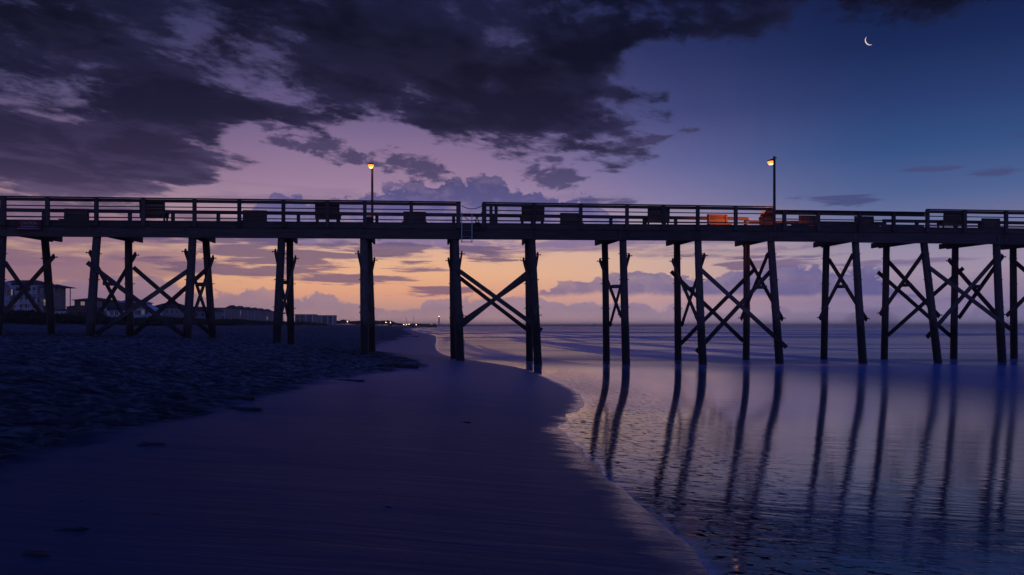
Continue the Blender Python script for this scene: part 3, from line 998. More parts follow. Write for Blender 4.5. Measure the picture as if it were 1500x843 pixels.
# box with a sloping lid beside the lit lamp post
p0, p1 = loc(1116.3, 328, 0.55), loc(1131, 328, 0.55)
sm = (p0[0] + p1[0]) / 2; hw = (p1[0] - p0[0]) / 2
zb = deck_z(sm)
bin_ = empty('bait_box', to_world(sm, 0.55, zb + 0.004), PHI)
tag(bin_, 'small dark timber box with sloping lid beside the bright lamp post', 'box')
for k in range(4):
    MB().box(-hw, hw, -0.22, 0.22, 0.02 + k * 0.155, 0.02 + k * 0.155 + 0.145, 0.008).build('side_board', M['bench'], bin_)
m = MB()
m.add([(-hw, -0.24, 0.645), (hw, -0.24, 0.645), (hw, 0.24, 0.645), (-hw, 0.24, 0.645), (-hw + .1, -0.24, 0.80), (hw, -0.24, 0.90), (hw, 0.24, 0.90), (-hw + .1, 0.24, 0.80)],
      [(3, 2, 1, 0), (0, 1, 5, 4), (1, 2, 6, 5), (2, 3, 7, 6), (3, 0, 4, 7), (4, 5, 6, 7)]).build('lid', M['bench'], bin_)
MB().box(-hw - 0.10, -hw - 0.003, -0.2, 0.2, 0.36, 0.50, 0.006).build('shelf', M['bench'], bin_)
MB().box(-hw - 0.07, -hw - 0.02, -0.18, 0.18, 0.0, 0.358, 0.006).build('leg', M['bench'], bin_)

# barrel at the foot of the far lamp
p = loc(541, 322, 3.3)
bar = empty('waste_barrel', to_world(p[0], 3.3, deck_z(p[0]) + 0.004), PHI)
tag(bar, 'dark waste barrel on the deck at the foot of the thin lamp post', 'barrel')
prof = [(0.0, 0.20), (0.03, 0.215), (0.18, 0.225), (0.19, 0.235), (0.21, 0.225), (0.40, 0.225), (0.41, 0.235), (0.43, 0.225), (0.60, 0.215), (0.61, 0.228), (0.64, 0.228)]
MB().rings([[(r * math.cos(t), r * math.sin(t), z) for t in [2 * math.pi * i / 16 for i in range(16)]] for z, r in prof]).build('drum', M['dark_metal'], bar)
MB().rings([[(r * math.cos(t), r * math.sin(t), z) for t in [2 * math.pi * i / 16 for i in range(16)]] for z, r in ((0.642, 0.20), (0.70, 0.17), (0.74, 0.08))]).build('lid', M['dark_metal'], bar)


# ------------------------------------------------------------------ lamps
def make_lamp(x, ybase_z, ytop, d, label, lens_w, energy, head_dx, rad, arm):
    p = loc(x, ytop, d)
    s = p[0]; z0 = ybase_z
    r = empty('lamp_post', to_world(s, d, z0), PHI)
    tag(r, label, 'lamp post', 'lamp posts on the pier')
    H = p[2] - z0
    n = 10
    MB().rings([[(q * math.cos(t), q * math.sin(t), z) for t in [2 * math.pi * i / n for i in range(n)]] for z, q in ((0, rad * 1.12), (H * 0.5, rad * 1.03), (H, rad * 0.93))]).build('pole', M['post'], r)
    for zz in (H * 0.12, H * 0.30):
        MB().rings([[(q * math.cos(t), q * math.sin(t), z) for t in [2 * math.pi * i / n for i in range(n)]] for z, q in ((zz, rad * 1.25), (zz + 0.05, rad * 1.25))]).build('band', M['iron'], r)
    hx, hy = head_dx, arm          # the head hangs on a short arm over the deck
    zl = H - 0.20
    MB().tube((0, rad * .5 * (1 if hy > 0 else -1), zl + 0.12), (hx, hy * .75, zl + 0.14), 0.026, n=6).build('bracket', M['dark_metal'], r)
    ell = lambda q, z: [(hx + q * 1.15 * math.cos(t), hy + q * 1.5 * math.sin(t), z) for t in [2 * math.pi * i / 16 for i in range(16)]]
    MB().rings([ell(q, z) for z, q in ((zl + 0.045, lens_w * 1.10), (zl + 0.07, lens_w * 1.18), (zl + 0.12, lens_w * 0.85), (zl + 0.16, lens_w * 0.35))]).build('lamp_head', M['dark_metal'], r)
    MB().rings([ell(q, z) for z, q in ((zl - 0.075, lens_w * 0.45), (zl - 0.04, lens_w * 0.85), (zl + 0.043, lens_w * 1.0))]).build('lens', M['sodium'], r)
    MB().rings([[(hx + q * 1.1 * math.cos(t), hy + q * 1.3 * math.sin(t), z) for t in [2 * math.pi * i / 12 for i in range(12)]] for z, q in ((zl - 0.115, lens_w * 0.2), (zl - 0.105, lens_w * 0.55), (zl - 0.077, lens_w * 0.62))]).build('bulb', M['sodium_core'], r)
    MB().tube((rad * 0.6, 0, zl + 0.12), (rad + 0.07, 0, zl + 0.12), 0.025, n=6).build('eye_bolt', M['iron'], r)
    ld = bpy.data.lights.new('lamp_light', 'SPOT')
    ld.energy = energy; ld.color = (1.0, 0.22, 0.045); ld.spot_size = math.radians(104); ld.spot_blend = 0.7; ld.shadow_soft_size = 0.10
    lo = bpy.data.objects.new('lamp_light', ld); COL.objects.link(lo); lo.parent = r
    lo.location = (hx, hy, zl - 0.24)
    lo.rotation_euler = (math.radians(27 if hy > 0 else -27), 0, 0)
    return r


sA = loc(545.3, 240, 3.72)[0]
make_lamp(545.3, deck_z(sA) + 0.003, 240.5, 3.72, 'thin lamp post with small lit head on the far side, over the sand', 0.135, 70, -0.04, 0.062, -0.45)
sB = loc(1134.3, 229.5, -0.27)[0]
make_lamp(1134.3, deck_z(sB) - 0.32, 229.5, -0.27, 'lamp post with the brighter orange lamp, where the near railing drops', 0.15, 1700, 0.07, 0.066, 0.55)

# ------------------------------------------------------------------ caution sign on the rim board
p0, p1 = loc(24.5, 322.6, -0.02), loc(61, 338.5, -0.02)
sg = empty('caution_sign', to_world((p0[0] + p1[0]) / 2, -0.03, (p0[2] + p1[2]) / 2), PHI)
tag(sg, 'dark red board lettered CAUTION, fixed to the side of the pier at the far left', 'sign')
hw, hh = (p1[0] - p0[0]) / 2, (p0[2] - p1[2]) / 2
MB().box(-hw, hw, -0.03, 0.0, -hh, hh, 0.004).build('board', M['sign_red'], sg)
tcu = bpy.data.curves.new('lettering', 'FONT')
tcu.body = 'CAUTION'; tcu.size = 0.205; tcu.align_x = 'CENTER'; tcu.extrude = 0.004
to = bpy.data.objects.new('lettering', tcu); COL.objects.link(to)
dg = bpy.context.evaluated_depsgraph_get()
me = bpy.data.meshes.new_from_object(to.evaluated_get(dg))
bpy.data.objects.remove(to)
lo = bpy.data.objects.new('lettering', me); COL.objects.link(lo)
me.materials.clear(); me.materials.append(M['sign_text'])
lo.parent = sg; lo.location = (0, -0.036, 0.045); lo.rotation_euler = (math.radians(90), 0, 0)
lo.scale = (1.0 * hw * 1.28 / max(0.01, me.vertices and (max(v.co.x for v in me.vertices) - min(v.co.x for v in me.vertices)) or 1), 1, 1)
# two lines of smaller print, too small to read from here
sm_ = MB()
for zz, w in ((-0.055, 0.66), (-0.15, 0.92)):
    xx = -hw * w
    while xx < hw * w - 0.03:
        ww = PR.uniform(0.03, 0.09)
        sm_.box(xx, min(xx + ww, hw * w), -0.0365, -0.0305, zz - 0.018, zz + 0.018)
        xx += ww + 0.022
sm_.build('small_print', M['sign_text'], sg)

# ------------------------------------------------------------------ ladder, chains and coil in the gap
pl, pr, pb = loc(676.3, 313.5, -0.16), loc(691.3, 313.5, -0.16), loc(676.3, 355.6, -0.16)
lad = empty('ladder', to_world((pl[0] + pr[0]) / 2, -0.16, pb[2]), PHI)
tag(lad, 'short aluminium ladder hooked over the pier edge in the gap of the railing', 'ladder')
hw, H = (pr[0] - pl[0]) / 2, pl[2] - pb[2]
for sx in (-1, 1):
    MB().box(sx * hw - 0.022, sx * hw + 0.022, -0.03, 0.03, 0, H, 0.004).build('side_rail', M['alu'], lad)
    MB().tube((sx * hw, 0.03, H - 0.45), (sx * hw, 0.16, H - 0.45), 0.015, n=6).build('hook', M['iron'], lad)
for y in (354.7, 347, 337.8):
    z = loc(680, y, -0.16)[2] - pb[2]
    MB().tube((-hw + .02, 0, z), (hw - .02, 0, z), 0.018, n=8).build('rung', M['alu'], lad)
for nm, y0, ys, lab in (('chain', 301.3, 306, 'upper chain sagging across the gap in the railing'), ('chain', 311, 323.5, 'lower chain sagging across the gap in the railing')):
    a, b = loc(675.6, y0, -0.06), loc(705.8, y0, -0.06)
    dz_ = (ys - y0) / FPX * 39
    mb = MB()
    pts = []
    for k in range(25):
        f = k / 24
        pts.append((a[0] + (b[0] - a[0]) * f - a[0], 0, -4 * f * (1 - f) * dz_))
    for k in range(24):
        p, q = Vector(pts[k]), Vector(pts[k + 1])
        mb.beam(p - (q - p) * .15, q + (q - p) * .15, 0.042 if k % 2 else 0.016, 0.016 if k % 2 else 0.042, (0, 1, 0), 0)
    o = mb.build(nm, M['iron']); o.location = to_world(a[0], -0.06, a[2]); o.rotation_euler = (0, 0, PHI)
    tag(o, lab, 'chain')
pc, ph_ = loc(699.5, 331.5, -0.15), loc(697.8, 317.5, -0.15)
ropeo = empty('rope_coil', to_world(pc[0], -0.15, pc[2]), PHI)
tag(ropeo, 'dark coil of rope hanging by two straps beside the ladder', 'rope')
mb = MB()
for k in range(5):
    r = 0.16 + 0.012 * (k % 3); off = -0.06 + 0.03 * k
    pts = [(r * 1.15 * math.cos(2 * math.pi * i / 18), off, r * math.sin(2 * math.pi * i / 18)) for i in range(19)]
    mb.path(pts, 0.02, 6)
mb.build('coil', M['rope'], ropeo)
hz_ = ph_[2] - pc[2]
for sx in (-1, 1):
    MB().beam((sx * 0.10, -0.0, 0.12), (-0.05 + sx * 0.012, -0.0, hz_), 0.045, 0.02, (0, 1, 0), 0.003).build('strap', M['rope'], ropeo)
# a loose cable hanging under the deck by the fourth bent
a, b = loc(553, 350, 0.5), loc(559.5, 349, 0.5)
cab = MB().path([(a[0] + (b[0] - a[0]) * k / 8 - a[0], 0, -0.12 * math.sin(math.pi * k / 8) ** .8 + 0.1 * k / 8) for k in range(9)], 0.012, 6)
o = cab.build('cable', M['dark_metal']); o.location = to_world(a[0], 0.5, a[2]); o.rotation_euler = (0, 0, PHI)
tag(o, 'loose black cable looping down under the deck below the thin lamp post', 'cable')

# ------------------------------------------------------------------ houses behind the dunes
def at(x, y, Y): return ((x - CX) / FPX * Y, Y, EYE + (HY - y) / FPX * Y)


M['wall_grey'] = plain('grey_clapboard', (0.30, 0.31, 0.34), (0.24, 0.25, 0.28), 0.8, 2, (1, 1, 9), 0.2)
M['wall_blue'] = plain('blue_grey_siding', (0.55, 0.57, 0.63), (0.46, 0.48, 0.54), 0.8, 2, (1, 1, 9), 0.2)
M['wall_white'] = plain('white_painted_boards', (0.74, 0.75, 0.78), (0.64, 0.65, 0.68), 0.7, 3)
M['wall_brown'] = plain('brown_shingle_wall', (0.15, 0.10, 0.085), (0.10, 0.07, 0.06), 0.85, 3, (1, 1, 8), 0.2)
M['wall_tan'] = plain('tan_siding', (0.32, 0.28, 0.27), (0.26, 0.22, 0.21), 0.85, 3, (1, 1, 8), 0.2)
M['roof_dark'] = plain('dark_shingle_roof', (0.07, 0.065, 0.07), (0.045, 0.042, 0.047), 0.85, 4, bump=0.3)
M['roof_blue'] = plain('pale_metal_roof', (0.42, 0.47, 0.56), (0.36, 0.41, 0.5), 0.45, 4)
M['trim'] = plain('white_trim', (0.78, 0.78, 0.8), (0.68, 0.68, 0.7), 0.6, 4)
m, n, b = new_mat('window_glass')
b.inputs['Base Color'].default_value = (0.02, 0.025, 0.03, 1); b.inputs['Roughness'].default_value = 0.08
M['glass'] = m
M['lit_glass'] = emitter('lit_window_glass', (1.0, 0.72, 0.5), 0.2)
HZG = 'houses behind the dunes'


def pane(parent, x, z, w, h, y=0.0, mat='glass', frame='trim', bars=True):
    """framed window on a wall facing the camera (local -y)"""
    f = MB()
    t = 0.07
    f.box(x - w / 2 - t, x + w / 2 + t, y - 0.07, y - 0.004, z - t, z).box(x - w / 2 - t, x + w / 2 + t, y - 0.07, y - 0.004, z + h, z + h + t)
    f.box(x - w / 2 - t, x - w / 2, y - 0.07, y - 0.004, z + .001, z + h - .001).box(x + w / 2, x + w / 2 + t, y - 0.07, y - 0.004, z + .001, z + h - .001)
    if bars: f.box(x - 0.025, x + 0.025, y - 0.055, y - 0.02, z + .002, z + h - .002)
    o = f.build('window', M[frame], parent)
    MB().box(x - w / 2, x + w / 2, y - 0.03, y - 0.006, z, z + h).build('pane', M[mat], o)
    return o


def balcony(parent, x0, x1, z, depth=1.6, y=0.0, rail='trim', posts=None, ztop=None, gap=0.16):
    f = MB().box(x0, x1, y - depth, y - 0.01, z - 0.16, z)
    o = f.build('balcony', M[rail], parent)
    r = MB()
    r.box(x0, x1, y - depth - 0.03, y - depth + 0.03, z + 0.98, z + 1.05).box(x0, x1, y - depth - 0.02, y - depth + 0.02, z + 0.10, z + 0.15)
    xx = x0
    while xx < x1:
        r.box(xx, xx + 0.07, y - depth - 0.015, y - depth + 0.015, z + 0.15, z + 0.98); xx += gap
    r.build('balustrade', M[rail], o)
    if posts:
        for px in posts:
            MB().box(px - 0.09, px + 0.09, y - depth - 0.09, y - depth + 0.09, z + .001, ztop).build('post', M[rail], o)
    return o


def hip(x0, x1, y0, y1, z, h, inset, over=0.5):
    x0, x1, y0, y1 = x0 - over, x1 + over, y0 - over, y1 + over
    ym = (y0 + y1) / 2
    i = min(inset, (x1 - x0) / 2 - 0.05)
    v = [(x0, y0, z), (x1, y0, z), (x1, y1, z), (x0, y1, z), (x0 + i, ym, z + h), (x1 - i, ym, z + h)]
    v2 = [(p[0], p[1], p[2] - 0.18) for p in v[:4]]
    return MB().add(v + v2, [(0, 1, 5, 4), (1, 2, 5), (2, 3, 4, 5), (3, 0, 4), (6, 7, 1, 0), (7, 8, 2, 1), (8, 9, 3, 2), (9, 6, 0, 3), (9, 8, 7, 6)])


def gable_front(x0, x1, y0, y1, z, h, over=0.35):
    xm = (x0 + x1) / 2
    a, b = x0 - over, x1 + over
    d = over * h / ((x1 - x0) / 2)
    m = MB()
    t = 0.16
    for s, e in ((a, xm), (b, xm)):
        v = [(s, y0 - over, z - d), (e, y0 - over, z + h), (e, y1, z + h), (s, y1, z - d)]
        v += [(p[0], p[1], p[2] + t) for p in v]
        m.add(v, [(0, 1, 2, 3), (7, 6, 5, 4), (0, 4, 5, 1), (1, 5, 6, 2), (2, 6, 7, 3), (3, 7, 4, 0)])
    return m


def house_root(xa, xb, Y, label, name='beach_house', cat='house', group=HZG):
    X0, X1 = at(xa, HY, Y)[0], at(xb, HY, Y)[0]
    c = (X0 + X1) / 2
    g = beach_z(c, Y + 4)
    r = empty(name, (c, Y, g - 0.3))
    tag(r, label, cat, group)
    sc = Y / FPX
    zf = lambda y: EYE + (HY - y) * sc - (g - 0.3)
    xf = lambda x: (x - CX) * sc - c
    return r, xf, zf


# three-storey house with balconies, far left
r, xf, zf = house_root(-14, 92, 250, 'big three-storey grey beach house with white balconies and open porch tower, far left')
zt = zf(418)
MB().box(xf(-14), xf(63), 0, 9, 0, zt).build('wall', M['wall_blue'], r)
hip(xf(-14), xf(63), 0, 9, zt + .2, zf(410.5) - zt, 5).build('roof', M['roof_dark'], r)
MB().box(xf(3), xf(22.5), -1.4, -0.003, zf(438), zf(423)).build('bay', M['wall_tan'], r)
MB().add([(xf(3), -1.4, zf(423)), (xf(22.5), -1.4, zf(423)), (xf(12.5), -1.4, zf(414.5)), (xf(3), -0.2, zf(423)), (xf(22.5), -0.2, zf(423)), (xf(12.5), -0.2, zf(414.5))],
         [(0, 1, 2), (5, 4, 3), (0, 3, 4, 1)]).build('gable_wall', M['wall_tan'], r)
gable_front(xf(3), xf(22.5), -1.42, 3.0, zf(423), zf(414.5) - zf(423), 0.3).build('dormer_roof', M['trim'], r)
for x, w, mat in ((8.2, 1.1, 'lit_glass'), (13.0, 0.7, 'glass'), (17.2, 1.3, 'glass'), (21.4, 0.5, 'lit_glass')):
    pane(r, xf(x), zf(433), w, zf(424.5) - zf(433), -1.4, mat)
balcony(r, xf(4), xf(22), zf(440), 1.3, -1.4)
for zt_, y in ((zf(431), 431), (zf(444.5), 444.5), (zf(456), 456)):
    balcony(r, xf(26), xf(59), zt_, 1.8, 0, posts=[xf(33), xf(46), xf(58.5)], ztop=zt_ + 2.55)
    for x in (30, 40, 50.5, 55):
        pane(r, xf(x), zt_ + 0.2, 1.25, 1.95, 0, 'glass')
for x in (8, 14, 20):
    pane(r, xf(x), zf(455), 1.2, 1.6, 0, 'glass')
# tower of open porches
MB().box(xf(63.02), xf(78), 0.3, 7, 0, zf(420)).build('tower_wall', M['wall_tan'], r)
hip(xf(60), xf(92), -1.5, 7, zf(420.5), zf(416) - zf(420.5), 6, 0.3).build('tower_roof', M['roof_dark'], r)
for y in (434.5, 448, 459.5):
    balcony(r, xf(61), xf(91.5), zf(y), 1.7, 0.3, 'wall_tan')
    pane(r, xf(66), zf(y) + .1, 1.2, 1.9, 0.3, 'lit_glass' if y == 448 else 'glass')
    pane(r, xf(73), zf(y) + .1, 1.2, 1.9, 0.3, 'glass')
for x in (62, 83, 91):
    MB().box(xf(x) - .11, xf(x) + .11, -1.39, -1.17, 0, zf(421)).build('porch_post', M['wall_tan'], r)
    if x > 80: MB().box(xf(x) - .11, xf(x) + .11, 4.5, 4.72, 0, zf(421)).build('porch_post', M['wall_tan'], r)

# low white garage right of it
r, xf, zf = house_root(79, 101, 240, 'small white outbuilding between the big three-storey house and the brown house', 'outbuilding', 'shed')
MB().box(xf(79), xf(100), 0, 5, 0, zf(456)).build('wall', M['wall_white'], r)
hip(xf(79), xf(100), 0, 5, zf(456) + .19, zf(453.3) - zf(456), 3, .3).build('roof', M['roof_dark'], r)
for x in (84, 90.5, 96.5): pane(r, xf(x), zf(463), 0.8, 1.0, 0)

# brown two-storey house
r, xf, zf = house_root(96, 152, 215, 'brown two-storey beach house with low hip roof and one pale upper window')
MB().box(xf(109), xf(151), 0, 8, 0, zf(440.5)).build('wall', M['wall_brown'], r)
hip(xf(109), xf(151), 0, 8, zf(440.5) + .19, zf(436) - zf(440.5), 5, .5).build('roof', M['roof_dark'], r)
pane(r, xf(121.3), zf(447.5), 1.05, zf(442.2) - zf(447.5), 0, 'lit_glass')
M['dim_glass'] = emitter('dimly_lit_glass', (0.55, 0.62, 0.85), 0.10)
for x in (141, 146): pane(r, xf(x), zf(449), 0.9, 1.2, 0, 'glass')
MB().box(xf(96), xf(108.96), 0.5, 6, 0, zf(450.5)).build('side_wing', M['wall_brown'], r)
hip(xf(96), xf(108.9), 0.5, 6, zf(450.5) + .19, 0.5, 2, .2).build('wing_roof', M['roof_dark'], r)
for y in (456, 461.5): MB().box(xf(102), xf(127), -1.2, -0.01, zf(y) - .1, zf(y)).build('deck', M['wall_white' if y > 460 else 'wall_tan'], r)
for x in (103, 114, 126): MB().box(xf(x) - .07, xf(x) + .07, -1.19, -1.05, 0, zf(455.9) - .1).build('deck_post', M['wall_tan'], r)

# white gabled cottage
r, xf, zf = house_root(144, 177, 190, 'white gabled cottage between the crossed braces of the second pair of piles')
MB().box(xf(144.5), xf(176), 0, 6, 0, zf(455)).build('wall', M['wall_white'], r)
MB().add([(xf(144.5), 0.0, zf(455)), (xf(160), 0.0, zf(455)), (xf(152), 0.0, zf(447.5)), (xf(144.5), 0.3, zf(455)), (xf(160), 0.3, zf(455)), (xf(152), 0.3, zf(447.5))],
         [(0, 1, 2), (5, 4, 3)]).build('gable_wall', M['wall_white'], r)
gable_front(xf(144.5), xf(160), 0, 6, zf(455), zf(447.5) - zf(455), .3).build('roof', M['roof_dark'], r)
hip(xf(158), xf(176), 0, 6, zf(455) + .19, zf(448) - zf(455), 1.5, .3).build('side_roof', M['roof_dark'], r)
for x in (149, 154, 164, 171): pane(r, xf(x), zf(462), 0.75, 1.0, 0)

# house with the pale metal roof
r, xf, zf = house_root(171, 205, 270, 'dark house with a pale blue metal roof behind the second pair of piles')
MB().box(xf(171), xf(205), 0, 9, 0, zf(444)).build('wall', M['wall_brown'], r)
hip(xf(171), xf(205), 0, 9, zf(444) + .19, zf(438.5) - zf(444), 3, .5).build('roof', M['roof_blue'], r)
for x in (176, 184, 199): pane(r, xf(x), zf(452), 1.0, 1.4, 0)

# grey house with white gable
r, xf, zf = house_root(194, 222, 205, 'grey-blue house with white-trimmed windows and a pointed gable, left of the dark hip-roofed house')
MB().box(xf(195), xf(220), 0, 7, 0, zf(453)).build('wall', M['wall_blue'], r)
MB().add([(xf(195), 0.0, zf(453)), (xf(220), 0.0, zf(453)), (xf(205), 0.0, zf(446.5)), (xf(195), 0.3, zf(453)), (xf(220), 0.3, zf(453)), (xf(205), 0.3, zf(446.5))],
         [(0, 1, 2), (5, 4, 3)]).build('gable_wall', M['wall_grey'], r)
gable_front(xf(195), xf(215), 0, 7, zf(453), zf(446.5) - zf(453), .3).build('roof', M['trim'], r)
for x, mt in ((200, 'glass'), (204.5, 'glass'), (209.5, 'dim_glass'), (215, 'glass')): pane(r, xf(x), zf(461), 0.75, 1.15, 0, mt)

# dark hip-roofed house
r, xf, zf = house_root(222, 264, 230, 'wide pale house under a dark pointed hip roof, left of the third piles')
MB().box(xf(222.5), xf(263), 0, 8, 0, zf(451)).build('wall', M['wall_grey'], r)
hip(xf(222.5), xf(263), 0, 8, zf(451) + .19, zf(442.6) - zf(451), 4.0, .5).build('roof', M['roof_dark'], r)
for x in (228, 236, 244, 252, 259): pane(r, xf(x), zf(459.5), 0.85, 1.1, 0)
# house between the third pair of piles
r, xf, zf = house_root(262, 312, 260, 'long low grey house seen through the third pair of piles')
MB().box(xf(263.5), xf(312), 0, 8, 0, zf(456)).build('wall', M['wall_grey'], r)
hip(xf(263.5), xf(312), 0, 8, zf(456) + .19, zf(450) - zf(456), 4, .5).build('roof', M['roof_dark'], r)
for x in (270, 279, 288, 297, 306): pane(r, xf(x), zf(464), 1.0, 1.2, 0)

# row of gabled beach apartments running away along the dune
row = [(311, 331, 452.2, 452.2, 380), (328, 342, 453, 447.6, 400), (340, 354, 453.6, 448.6, 430), (352, 365, 454.5, 450.2, 460), (362.5, 375, 455, 451.0, 490), (372, 384, 456, 452.0, 520),
       (382, 393.5, 456.6, 453.2, 550), (391, 401.5, 458.5, 456.2, 585), (399.5, 410, 460, 457.6, 620)]
ordn = ['flat-roofed block at the near end of the gabled apartment row', 'tallest gabled apartment house, second in the row along the dune',
        'broad-gabled apartment house, third in the row along the dune', 'gabled apartment house in the middle of the dune row, fourth along',
        'gabled apartment house with lit balconies, fifth in the row along the dune', 'gabled apartment house, sixth in the row along the dune',
        'gabled apartment house, seventh in the row, left of the fourth piles', 'low gabled apartment house beside the fourth pair of piles, eighth in the row',
        'last low gabled apartment house of the row, seen between the fourth pair of piles']
for k, (xa, xb, ye, yp, Y) in enumerate(row):
    r, xf, zf = house_root(xa, xb, Y, ordn[k], 'apartment_house', 'house', 'apartment row along the dune')
    r['label'] = ordn[k]
    x0, x1 = xf(xa + .3), xf(xb - .3)
    MB().box(x0, x1, 0, 10, 0, zf(ye)).build('wall', M['wall_tan'], r)
    if k: hip(x0, x1, 0, 10, zf(ye) + .19, zf(yp) - zf(ye), (x1 - x0) * .36, .4).build('roof', M['roof_dark'], r)
    else: MB().box(x0 - .3, x1 + .3, -.3, 10.3, zf(ye) + .003, zf(ye) + .4).build('roof', M['roof_dark'], r)
    zz = zf(ye) - 2.9
    lvl = 0
    while zz > 0.8 and lvl < 3:
        balcony(r, x0 + .2, x1 - .2, zz, 1.3, 0, 'trim', [x0 + .3, (x0 + x1) / 2, x1 - .3], zz + 2.5, 0.3)
        for q in (.2, .5, .8):
            pane(r, x0 + (x1 - x0) * q, zz + .1, 1.3, 1.9, 0, 'lit_glass' if (k * 3 + lvl * 2 + int(q * 10)) % 7 == 0 else 'glass', bars=False)
        zz -= 2.9; lvl += 1

# two blocks of flats with white fin walls
for xa, xb, yt, fins, Y, lab in ((432, 458.5, 461.4, (448.7, 458), 640, 'nearer block of flats with white upright fin walls, right of the fourth pair of piles'),
                                 (459, 488, 462.8, (471.3, 480.2, 487.6), 690, 'farther block of flats with white upright fin walls, left of the dark trees')):
    r, xf, zf = house_root(xa, xb, Y, lab, 'apartment_block', 'building', 'blocks of flats by the beach')
    MB().box(xf(xa), xf(xb), 0, 14, 0, zf(yt)).build('wall', M['wall_tan'], r)
    MB().box(xf(xa) - .3, xf(xb) + .3, -.4, 14.3, zf(yt) + .003, zf(yt) + .45).build('roof', M['roof_dark'], r)
    for x in fins: MB().box(xf(x) - .35, xf(x) + .35, -1.6, -.01, 0, zf(yt) - .003).build('fin_wall', M['wall_white'], r)
    zz = zf(yt) - 2.8
    for l in range(2):
        if zz < 0.5: break
        balcony(r, xf(fins[0]) + .4, xf(fins[1]) - .4, zz, 1.2, 0, 'wall_grey', gap=.4)
        for q in (.15, .4, .65, .9):
            pane(r, xf(xa) + (xf(xb) - xf(xa)) * q, zz + .2, 1.6, 1.8, 0, 'glass', bars=False)
        zz -= 2.8

# ------------------------------------------------------------------ dune grass, bushes and trees
def leaf_mat(name, c1, c2):
    m, n, b = new_mat(name)
    oi = n.nodes.new('ShaderNodeNewGeometry')
    f = Sock(n, oi.outputs['Random Per Island'])
    n.links.new(ramp(n, f, [(0.0, (*c2, 1)), (1.0, (*c1, 1))]), b.inputs['Base Color'])
    b.inputs['Roughness'].default_value = 0.8
    b.inputs['Specular IOR Level'].default_value = 0.2
    return m


M['grass'] = leaf_mat('dune_grass_blades', (0.085, 0.085, 0.045), (0.035, 0.042, 0.024))
M['leaf'] = leaf_mat('coastal_leaves', (0.06, 0.07, 0.035), (0.022, 0.03, 0.018))
M['bark'] = plain('dark_bark', (0.06, 0.05, 0.042), (0.03, 0.025, 0.022), 0.9, 6)

GR = np.random.default_rng(3)
NT = 9000
Yg = 75 * (560 / 75) ** GR.random(NT)
tg = 58 + np.abs(GR.normal(0, 9, NT)) + GR.random(NT) * 4
Xg = edge_x(Yg) - tg
keep = fbm(Xg * 0.11, Yg * 0.07, 3, 77) > -0.16
Xg, Yg = Xg[keep], Yg[keep]
Zg = beach(Xg, Yg, False)[0]
vs, fs = [], []
for X, Y, Z in zip(Xg, Yg, Zg):
    s = 0.35 + Y / 900
    for k in range(7):
        a = GR.random() * 6.283; l = GR.uniform(0.5, 1.0) * (0.8 + s); wd = 0.02 + Y * 0.00018
        bx, by = X + GR.normal(0, .22), Y + GR.normal(0, .22)
        ex, ey = bx + math.cos(a) * l * .45, by + math.sin(a) * l * .45
        i = len(vs)
        vs += [(bx - wd, by, Z - .1), (bx + wd, by, Z - .1), ((bx + ex) / 2 + wd * .7, (by + ey) / 2, Z + l * .62), ((bx + ex) / 2 - wd * .7, (by + ey) / 2, Z + l * .62), (ex, ey, Z + l * .95)]
        fs += [(i, i + 1, i + 2, i + 3), (i + 3, i + 2, i + 4)]
me = bpy.data.meshes.new('dune_grass'); me.from_pydata(vs, [], fs); me.materials.append(M['grass'])
o = bpy.data.objects.new('dune_grass', me); COL.objects.link(o); tag(o, kind='stuff')


def crown(mb, c, r, n, size, seed):
    q = np.random.default_rng(seed)
    lobes = [(np.array([q.normal(0, .45), q.normal(0, .45), q.uniform(-.35, .5)]), q.uniform(.35, .6)) for _ in range(7)]
    for _ in range(n):
        lo_, lr = lobes[q.integers(7)]
        d = q.normal(size=3); d /= np.linalg.norm(d)
        p = (lo_ + d * lr * q.random() ** .35) * np.array(r) + np.array(c)
        a = Vector(q.normal(size=3)).normalized(); b2 = a.orthogonal().normalized(); s = size * q.uniform(.6, 1.3)
        p = Vector(p)
        mb.add([p - a * s, p + b2 * s * .45, p + a * s, p - b2 * s * .45], [(0, 1, 2, 3)])


def bush(x, y, Y, h, w, label, seed):
    X = (x - CX) / FPX * Y
    h *= 0.75
    z = beach_z(X, Y)
    r = empty('beach_shrub', (X, Y, z - 0.05)); tag(r, label, 'shrub', 'shrubs on the dune')
    st = MB()
    q = random.Random(seed)
    for k in range(5): st.tube((0, 0, -.2), (q.uniform(-.5, .5) * w * .5, q.uniform(-.4, .4), h * .6), 0.06, 0.02, 5)
    st.build('stem', M['bark'], r)
    mb = MB(); crown(mb, (0, 0, h * .5), (w * .62, w * .5, h * .55), 420, 0.16 + h * .06, seed); mb.build('foliage', M['leaf'], r)


for k, (x, Y, h, w, lab) in enumerate((
        (6, 118, 1.6, 4.5, 'broad dark shrub on the dune at the far left edge'), (30, 125, 1.8, 5.0, 'dark shrub on the dune in front of the big three-storey house'),
        (52, 121, 1.5, 4.2, 'low dark shrub on the dune left of the leftmost rear pile'), (95, 128, 1.2, 5.0, 'low spreading shrub on the dune right of the leftmost rear pile'),
        (118, 132, 1.1, 4.6, 'low shrub on the dune in front of the brown house'), (158, 140, 1.2, 4.0, 'low shrub on the dune in front of the white cottage'),
        (212, 150, 1.1, 4.6, 'low shrub on the dune in front of the grey-blue house'), (240, 160, 1.3, 5.2, 'rounded shrub on the dune in front of the hip-roofed house'),
        (338, 215, 1.9, 7.5, 'rounded bush swelling in front of the gabled apartment row'), (322, 210, 1.4, 5.5, 'low bush right of the third pair of piles'))):
    bush(x, 0, Y, h, w, lab, 100 + k)


